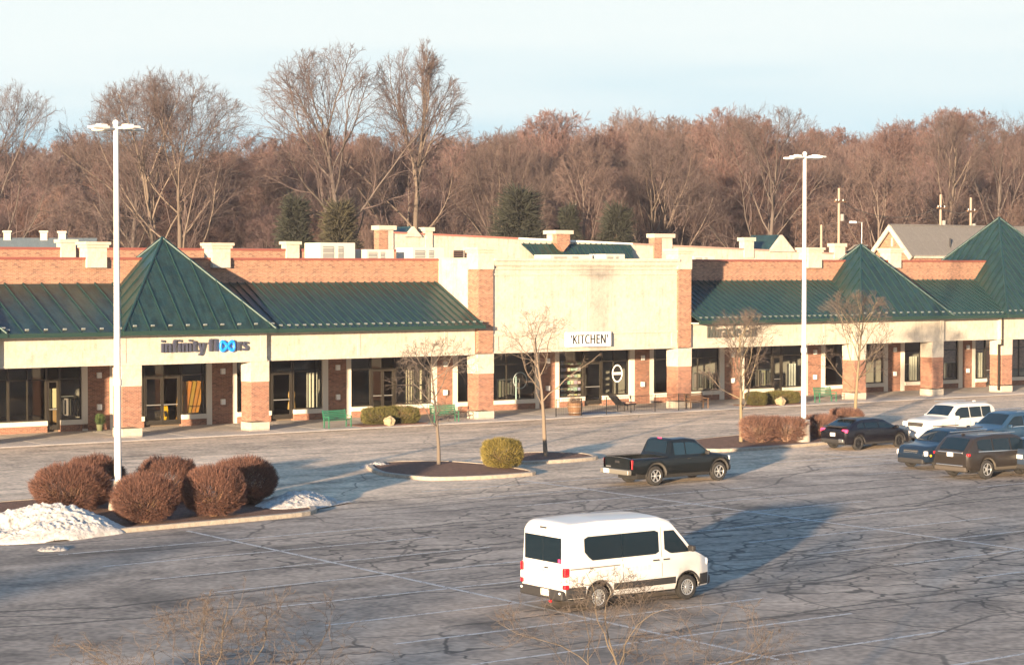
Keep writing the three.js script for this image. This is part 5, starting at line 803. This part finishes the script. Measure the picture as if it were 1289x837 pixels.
bench('green slatted bench beside the dark green hedge', onPlane(425, 530, -94.9).x, -94.9, 0.15); bench('green slatted bench behind the leafless young tree', onPlane(560, 525, -95.0).x, -95.0, -0.1); bench('green slatted bench beside the olive hedge', onPlane(1040, 498, -95.1).x, -95.1, 0.05);
bench('brown bench at the far patio end by the tower column', onPlane(878, 505, -95.2).x, -95.2, 0.1, MAT.wood);
// ---------------------------------------------------------------- patio of the kitchen shop
{
  const z = -94.5, x0 = onPlane(700, 520, z).x, x1 = onPlane(884, 512, z).x, t = thing('patio_fence', 'thin black wire fence around the patio of the kitchen shop', 'fence', (x0 + x1) / 2, 0.03, z), n = 6;
  for (let k = 0; k <= n; k++) part(t, 'post', box(0.04, 1.0, 0.04), MAT.black, (k / n - 0.5) * (x1 - x0), 0.5, 0);
  for (let k = 0; k < n; k++) { const cx = ((k + 0.5) / n - 0.5) * (x1 - x0), w = (x1 - x0) / n - 0.05; part(t, 'top_rail', box(w, 0.025, 0.025), MAT.black, cx, 0.96, 0); part(t, 'bottom_rail', box(w, 0.02, 0.02), MAT.black, cx, 0.12, 0); const l = []; for (let q = 1; q < 14; q++) l.push(moved(box(0.006, 0.82, 0.006), cx - w / 2 + q * w / 14, 0.54, 0)); for (let q = 1; q < 5; q++) l.push(moved(box(w, 0.005, 0.005), cx, 0.12 + q * 0.165, 0)); part(t, 'wire_mesh', merged(l), MAT.black); }
  // half barrel planter
  const px = onPlane(724, 520, -95.1).x, b = thing('barrel_planter', 'wooden half barrel planter before the kitchen shop', 'planter', px, 0.03, -95.1);
  const prof = [[0.02, 0], [0.36, 0], [0.42, 0.35], [0.44, 0.7], [0.39, 0.7], [0.37, 0.6], [0.02, 0.6]].map(q => new THREE.Vector2(...q)); part(b, 'tub', new THREE.LatheGeometry(prof, 20), MAT.wood); for (const [y, r] of [[0.15, 0.388], [0.5, 0.434]]) part(b, 'hoop', new THREE.TorusGeometry(r, 0.015, 6, 24).rotateX(Math.PI / 2), MAT.metalGrey, 0, y, 0);
  const g = shrub(81, 0.38, 0.5, 0.38, 500, [[0.20, 0.13, 0.09], [0.16, 0.11, 0.08], [0.25, 0.18, 0.12]], { stems: 25, len: 0.25, r: 0.006 }); part(b, 'dry_plant', g.fo, twigMat, 0, 0.55, 0);
  // reclining chair
  const lx = onPlane(788, 515, -96.2).x, c = thing('patio_chair', 'dark reclining patio chair with a pink cushion before the kitchen shop', 'chair', lx, 0.03, -96.2, 0.25);
  part(c, 'seat', rb(1.3, 0.08, 0.6), MAT.black, 0, 0.38, 0); const bk = part(c, 'backrest', rb(1.0, 0.08, 0.6), MAT.black, -0.95, 0.66, 0); bk.rotation.z = -0.65; part(c, 'cushion', rb(0.72, 0.1, 0.54, 0.04), std(lin(0.42, 0.22, 0.16), 0.9), 0.25, 0.47, 0); for (const sx of [-0.5, 0.5]) for (const sz of [-0.25, 0.25]) part(c, 'leg', box(0.04, 0.34, 0.04), MAT.black, sx, 0.17, sz);
  const rg = single('patio_rug', moved(box(2.6, 0.012, 1.5), 0, 0, 0), std(lin(0.09, 0.17, 0.30), 0.95, { map: rep(stuccoTex, 0.6) }), 'blue rug on the patio paving of the kitchen shop', 'rug', onPlane(752, 518, -95.6).x, 0.035, -95.7);
  // round sign in the shop window
  const s = thing('window_sign', 'oval white ring sign in the kitchen shop window', 'sign', onPlane(777, 478, ZW + 0.14).x, 1.95, ZW + 0.16); const ring = new THREE.TorusGeometry(0.44, 0.045, 8, 36); ring.scale(0.85, 1.15, 0.6); part(s, 'ring', ring, MAT.white); part(s, 'bar', box(0.6, 0.16, 0.04, 0.015), MAT.white); part(s, 'disc', new THREE.CylinderGeometry(0.4, 0.4, 0.02, 32).rotateX(Math.PI / 2).scale(0.85, 1.15, 1), MAT.black, 0, 0, -0.03);
  const s2 = thing('window_sign', 'pale ring decal in the window beside the tower column', 'sign', onPlane(655, 490, ZW + 0.14).x, 1.75, ZW + 0.12); const r2 = new THREE.TorusGeometry(0.48, 0.03, 8, 36); r2.scale(1, 1, 0.5); part(s2, 'ring', r2, std(lin(0.30, 0.36, 0.36), 0.6)); part(s2, 'bar', box(0.08, 1.5, 0.02), std(lin(0.34, 0.5, 0.46), 0.6), -0.3, -0.5, 0);
  // slatted shelf with goods behind the glass
  const sh = thing('display_shelf', 'tall display shelf of pale goods in the kitchen shop window', 'shelf', onPlane(718, 490, ZW - 0.7).x, 0.12, ZW - 0.8); const rr = rngOf(8); part(sh, 'frame', merged([moved(box(0.05, 2.6, 0.4), -0.85, 1.3, 0), moved(box(0.05, 2.6, 0.4), 0.85, 1.3, 0)]), MAT.bronze); for (let k = 0; k < 6; k++) { const b2 = part(sh, 'shelf_board', box(1.65, 0.04, 0.4), MAT.bronze, 0, 0.4 + k * 0.4, 0); for (let q = 0; q < 6; q++) part(b2, 'packet', box(0.16 + 0.06 * rr(), 0.12 + 0.14 * rr(), 0.2), std(lin(0.3 + 0.35 * rr(), 0.3 + 0.3 * rr(), 0.25 + 0.25 * rr()), 0.8), -0.66 + q * 0.265, 0.12, 0.05); }
}
// ---------------------------------------------------------------- goods and painted reflections in the other windows
{
  const t = thing('plank_display', 'fanned flooring planks leaning inside the flooring shop window', 'display', onPlane(238, 500, ZW - 1.2).x, 0.12, ZW - 1.3); for (let k = 0; k < 6; k++) { const p = part(t, 'plank', box(0.24, 2.2, 0.05), std(lin(0.30 + 0.05 * (k % 3), 0.15 + 0.03 * (k % 2), 0.03), 0.5), -0.6 + k * 0.27, 1.1, -0.05 * k); p.rotation.z = -0.12 - 0.03 * k; }
  const w = thing('wet_floor_sign', 'yellow folding warning sign inside the flooring shop door', 'sign', onPlane(208, 517, ZW - 0.4).x, 0.12, ZW - 0.55), ym = std(lin(0.62, 0.34, 0.01), 0.5); for (const s of [1, -1]) { const p = part(w, 'leaf', rb(0.36, 1.0, 0.03, 0.012), ym, 0, 0.49, s * 0.12); p.rotation.x = -s * 0.22; } part(w, 'mark', box(0.16, 0.3, 0.012), MAT.black, 0, 0.55, 0.14).rotation.x = -0.22;
  const cloth = (name, label, u, z, col, wdt, hgt) => { const g = new THREE.PlaneGeometry(wdt, hgt, 24, 1), p = g.attributes.position; for (let i = 0; i < p.count; i++) p.setZ(i, 0.07 * Math.sin(p.getX(i) / wdt * 24)); g.computeVertexNormals(); single(name, g, std(col, 0.95, { side: THREE.DoubleSide }), label, 'curtain', onPlane(u, 500, z).x, 0.2 + hgt / 2, z); };
  cloth('curtain', 'pale curtain hanging in the window beside the first brick pier', 393, ZW - 0.8, lin(0.36, 0.34, 0.28), 0.8, 2.4); cloth('curtain', 'cream curtain behind the lattice window', 522, ZW - 0.7, lin(0.38, 0.34, 0.24), 1.3, 2.6);
  cloth('curtain', 'white drape in the window beside the light pole shaft', 997, ZW - 0.9, lin(0.40, 0.40, 0.36), 0.9, 1.9); cloth('curtain', 'pale drape in the window under the far pyramid roof', 1150, ZW - 0.8, lin(0.38, 0.36, 0.30), 0.9, 2.1); cloth('curtain', 'cream panel in the last glazed door of the shops', 1233, ZW - 0.6, lin(0.42, 0.40, 0.33), 0.8, 2.2);
  const man = thing('mannequin', 'tailor mannequin in a tan coat inside the shop window by the glass door', 'mannequin', onPlane(368, 500, ZW - 0.8).x, 0.12, ZW - 0.9), prof = [[0.02, 1.62], [0.06, 1.6], [0.07, 1.5], [0.2, 1.42], [0.23, 1.2], [0.17, 1.0], [0.22, 0.8], [0.27, 0.45], [0.02, 0.45]].map(q => new THREE.Vector2(...q)); part(man, 'coat', new THREE.LatheGeometry(prof, 20).scale(1, 1, 0.7), std(lin(0.36, 0.22, 0.08), 0.9)); part(man, 'stand', new THREE.CylinderGeometry(0.02, 0.02, 0.45, 8), MAT.black, 0, 0.225, 0); part(man, 'foot', new THREE.CylinderGeometry(0.18, 0.2, 0.03, 16), MAT.black, 0, 0.015, 0);
  const r = rngOf(33);
  for (const [u, l] of [[885, 'clothes rail of tan garments in the window beyond the tower column'], [960, 'clothes rail of bluish garments behind the upright bare tree'], [1200, 'clothes rail of pale garments under the far shop wing'], [640, 'clothes rail of dark garments beside the ring decal'], [1130 + 14, 'clothes rail of cream garments beside the pale drape'], [85, 'clothes rail of dark garments in the wide window']]) {
    const c = thing('clothes_rail', l, 'clothes rail', onPlane(u, 500, ZW - 1.6).x, 0.12, ZW - 1.6); part(c, 'rail', merged([moved(box(1.7, 0.04, 0.04), 0, 1.6, 0), moved(box(0.04, 1.6, 0.04), -0.83, 0.8, 0), moved(box(0.04, 1.6, 0.04), 0.83, 0.8, 0)]), MAT.metalGrey); for (let k = 0; k < 8; k++) part(c, 'garment', rb(0.12, 0.7 + 0.4 * r(), 0.4, 0.04), std((() => { const q = 0.03 + 0.22 * r() * r(); return lin(q, q * (0.8 + 0.2 * r()), q * (0.6 + 0.3 * r())); })(), 0.95), -0.7 + k * 0.2, 1.05, 0);
  }
  // lattice panel in front of the cream curtain
  const lp = thing('lattice_screen', 'bronze lattice screen inside the window behind the young tree', 'screen', onPlane(524, 500, ZW - 0.3).x, 0.7, ZW - 0.3); for (let k = 0; k < 6; k++) part(lp, 'upright', box(0.05, 2.0, 0.04), MAT.bronze, -0.75 + k * 0.3, 1.0, 0); for (const y of [0.1, 1.0, 1.9]) part(lp, 'crossbar', box(1.6, 0.05, 0.04), MAT.bronze, 0, y, 0.0421);
  const st = thing('potted_plant', 'small potted green plant below the first brick pier', 'plant', onPlane(125, 538, -100.2).x, 0.03, -100.2); const pot = [[0.02, 0], [0.14, 0], [0.19, 0.34], [0.16, 0.34], [0.02, 0.3]].map(q => new THREE.Vector2(...q)); part(st, 'pot', new THREE.LatheGeometry(pot, 16), std(lin(0.09, 0.10, 0.05), 0.8)); const pg = shrub(83, 0.26, 0.6, 0.26, 700, [[0.05, 0.09, 0.03], [0.09, 0.11, 0.03], [0.1, 0.08, 0.04]], { len: 0.16, r: 0.012, stems: 10 }); part(st, 'foliage', pg.fo, twigMat, 0, 0.3, 0);
  for (const [u, v, l] of [[63, 505, 'tan poster panel in the wide dark window'], [70.5, 505, 'second tan poster panel in the wide dark window']]) { const p = onPlane(u, v, ZW + 0.10); const g = thing('window_reflection', l, 'reflection', p.x, 0.8, ZW - 0.12); part(g, 'sheet', box(0.26, 1.0, 0.012), std(lin(0.55, 0.47, 0.28), 0.7), 0, 0.95, 0); part(g, 'panel', box(0.24, 0.7, 0.012), std(lin(0.28, 0.17, 0.07), 0.7), 0, 0.05, 0); }  // tan panels stand in for reflections of sunlit things on the glass
}
// ---------------------------------------------------------------- houses, poles behind the shops
function house(label, u, depth, w, d, eave, ridge, wallMat, roofMat, turn, chimneys = []) {
  const p = atDepth(u, depth), t = thing('house', label, 'house', p.x, 0, p.z, turn); part(t, 'wall', box(w, eave, d), wallMat, 0, eave / 2, 0);
  const tri = new THREE.Shape([[-d / 2, eave], [d / 2, eave], [0, ridge]].map(q => new THREE.Vector2(...q))); const gb = new THREE.ExtrudeGeometry(tri, { depth: w, bevelEnabled: false }); gb.rotateY(Math.PI / 2); gb.translate(-w / 2, 0, 0); part(t, 'gable', gb, wallMat);
  const a = Math.atan2(ridge - eave, d / 2); const rl = Math.hypot(d / 2, ridge - eave) + 0.5; for (const s of [1, -1]) { const r = part(t, 'roof', box(w + 0.8, 0.14, rl), roofMat, 0, eave + (ridge - eave) / 2 - 0.12 + 0.1, s * (d / 4 + 0.2)); r.rotation.x = s * a; }
  for (const [cx, cy, cz, ch] of chimneys) { const c = part(t, 'chimney', box(0.55, ch, 0.55), MAT.stucco, cx, cy, cz); part(c, 'chimney_cap', box(0.7, 0.14, 0.7), MAT.stone, 0, ch / 2 + 0.09, 0); }
  return t;
}
const shingle = (c) => std(c, 0.95, { map: rep(stuccoTex, 1.7), bumpMap: rep(grainTex, 0.8), bumpScale: 0.02 });
house('blue grey roofed house with two pale chimneys behind the brick parapet', 42, 165, 9, 8, 7.0, 10.6, std(lin(0.20, 0.24, 0.28), 0.9), shingle(lin(0.085, 0.115, 0.14)), -0.5, [[-2.0, 10.7, 0, 1.0], [0.8, 10.7, 0, 1.0]]);
house('small pale grey house beside the blue roofed one', 92, 155, 3.6, 5, 7.2, 10.0, std(lin(0.42, 0.46, 0.5), 0.9), shingle(lin(0.20, 0.23, 0.26)), 0.95, [[0.6, 10.0, -0.9, 2.0]]);
house('grey roofed house half hidden behind the parapet and trees', 330, 178, 8, 7, 6.6, 9.9, std(lin(0.30, 0.32, 0.34), 0.9), shingle(lin(0.12, 0.135, 0.15)), 0.4);
// brick gabled house, its gable end towards the shops and its ridge running away along them
{ const gz = -113, gw = 2.3, base = 9.45, a = atDepth(1121, 171), pk = CAM_H + 54 / FOCAL * 171, len = 27, t = thing('gabled_house', 'brick gabled house with cream trim and a grey shingle roof', 'house', a.x, 0, a.z), grey = shingle(lin(0.165, 0.155, 0.145)), L = Math.hypot(gw, pk - base) + 0.25, an = Math.atan2(pk - base, gw);
  part(t, 'wall', box(len, base - 0.1, gw * 2 - 0.4), MAT.brick, len / 2 + 0.25, (base - 0.1) / 2, 0);
  const g = new THREE.ExtrudeGeometry(new THREE.Shape([[-gw + 0.2, base - 0.1], [gw - 0.2, base - 0.1], [0, pk - 0.15]].map(q => new THREE.Vector2(...q))), { depth: 0.4, bevelEnabled: false }); g.rotateY(Math.PI / 2); g.translate(0.25, 0, 0); part(t, 'gable', g, MAT.brick);
  for (const s of [1, -1]) { const r = part(t, 'roof', box(len + 0.4, 0.12, L), grey, len / 2, (pk + base) / 2, s * gw / 2); r.rotation.x = s * an; const b = part(t, 'barge_board', box(0.16, 0.34, L), MAT.stucco, -0.14, (pk + base) / 2 - 0.16, s * gw / 2); b.rotation.x = s * an; }
  part(t, 'eave_board', box(len, 0.22, 0.1), MAT.stucco, len / 2 + 0.3, base - 0.1, gw + 0.05); part(t, 'gable_vent', box(0.08, 0.7, 0.16), MAT.stucco, 0.2, pk - 1.35, 0); part(t, 'vent_pipe', new THREE.CylinderGeometry(0.07, 0.07, 1.1, 8), MAT.black, 5.2, base + 0.9, 1.7);
  const w2 = part(t, 'side_roof', box(1.5, 0.12, 4), grey, -0.6, base - 0.1, -4.4); w2.rotation.x = -0.5; }
function utilityPole(label, u, depth, topV, cross) { const p = atDepth(u, depth), H = CAM_H + (338 - topV) / FOCAL * depth, t = thing('utility_pole', label, 'utility pole', p.x, 0, p.z, 0.3, 'utility poles'); part(t, 'shaft', new THREE.CylinderGeometry(0.10, 0.15, H, 10), std(lin(0.30, 0.24, 0.18), 0.9), 0, H / 2, 0); if (cross) { const c = part(t, 'crossarm', box(2.0, 0.12, 0.12), MAT.wood, 0, H - 1.2, 0.15); for (const x of [-0.8, -0.3, 0.5]) part(c, 'insulator', new THREE.CylinderGeometry(0.05, 0.06, 0.16, 8), MAT.metalGrey, x, 0.14, 0); part(t, 'transformer', new THREE.CylinderGeometry(0.18, 0.18, 0.6, 14), std(lin(0.2, 0.2, 0.19), 0.7), 0.26, H - 2.6, 0.2); } return V(p.x, H, p.z); }
{ const a = utilityPole('tallest utility pole with crossarm behind the little cream gable', 1056, 187, 237, true), b = utilityPole('utility pole behind the brick gabled house ridge', 1184, 187, 245, true), c = utilityPole('utility pole nearest the largest green pyramid roof', 1222, 187, 249, true); utilityPole('short leaning post behind the rear wing pier', 1034, 186, 283, false);
  const wire = (p, q, sag, l) => { const pts = []; for (let i = 0; i <= 16; i++) { const f = i / 16; pts.push(p.clone().lerp(q, f).add(V(0, -sag * 4 * f * (1 - f) - 1.1, 0))); } single('power_line', new THREE.TubeGeometry(new THREE.CatmullRomCurve3(pts), 24, 0.03, 5), MAT.black, l, 'cable'); }; wire(a, b, 1.2, 'power line between the tallest pole and the house ridge pole'); wire(b, c, 0.4, 'power line between the two poles near the pyramid roof');
  const p = atDepth(1085, 186), t = thing('street_lamp', 'small street lamp behind the brick gabled house', 'street lamp', p.x, 0, p.z), H = CAM_H + 58 / FOCAL * 186; part(t, 'mast', new THREE.CylinderGeometry(0.05, 0.08, H, 8), MAT.metalGrey, 0, H / 2, 0); part(t, 'arm', box(1.2, 0.06, 0.06), MAT.metalGrey, -0.5, H, 0); part(t, 'lamp_head', rb(0.7, 0.2, 0.3, 0.06), MAT.white, -1.1, H, 0); }
renderer.render(scene, camera);
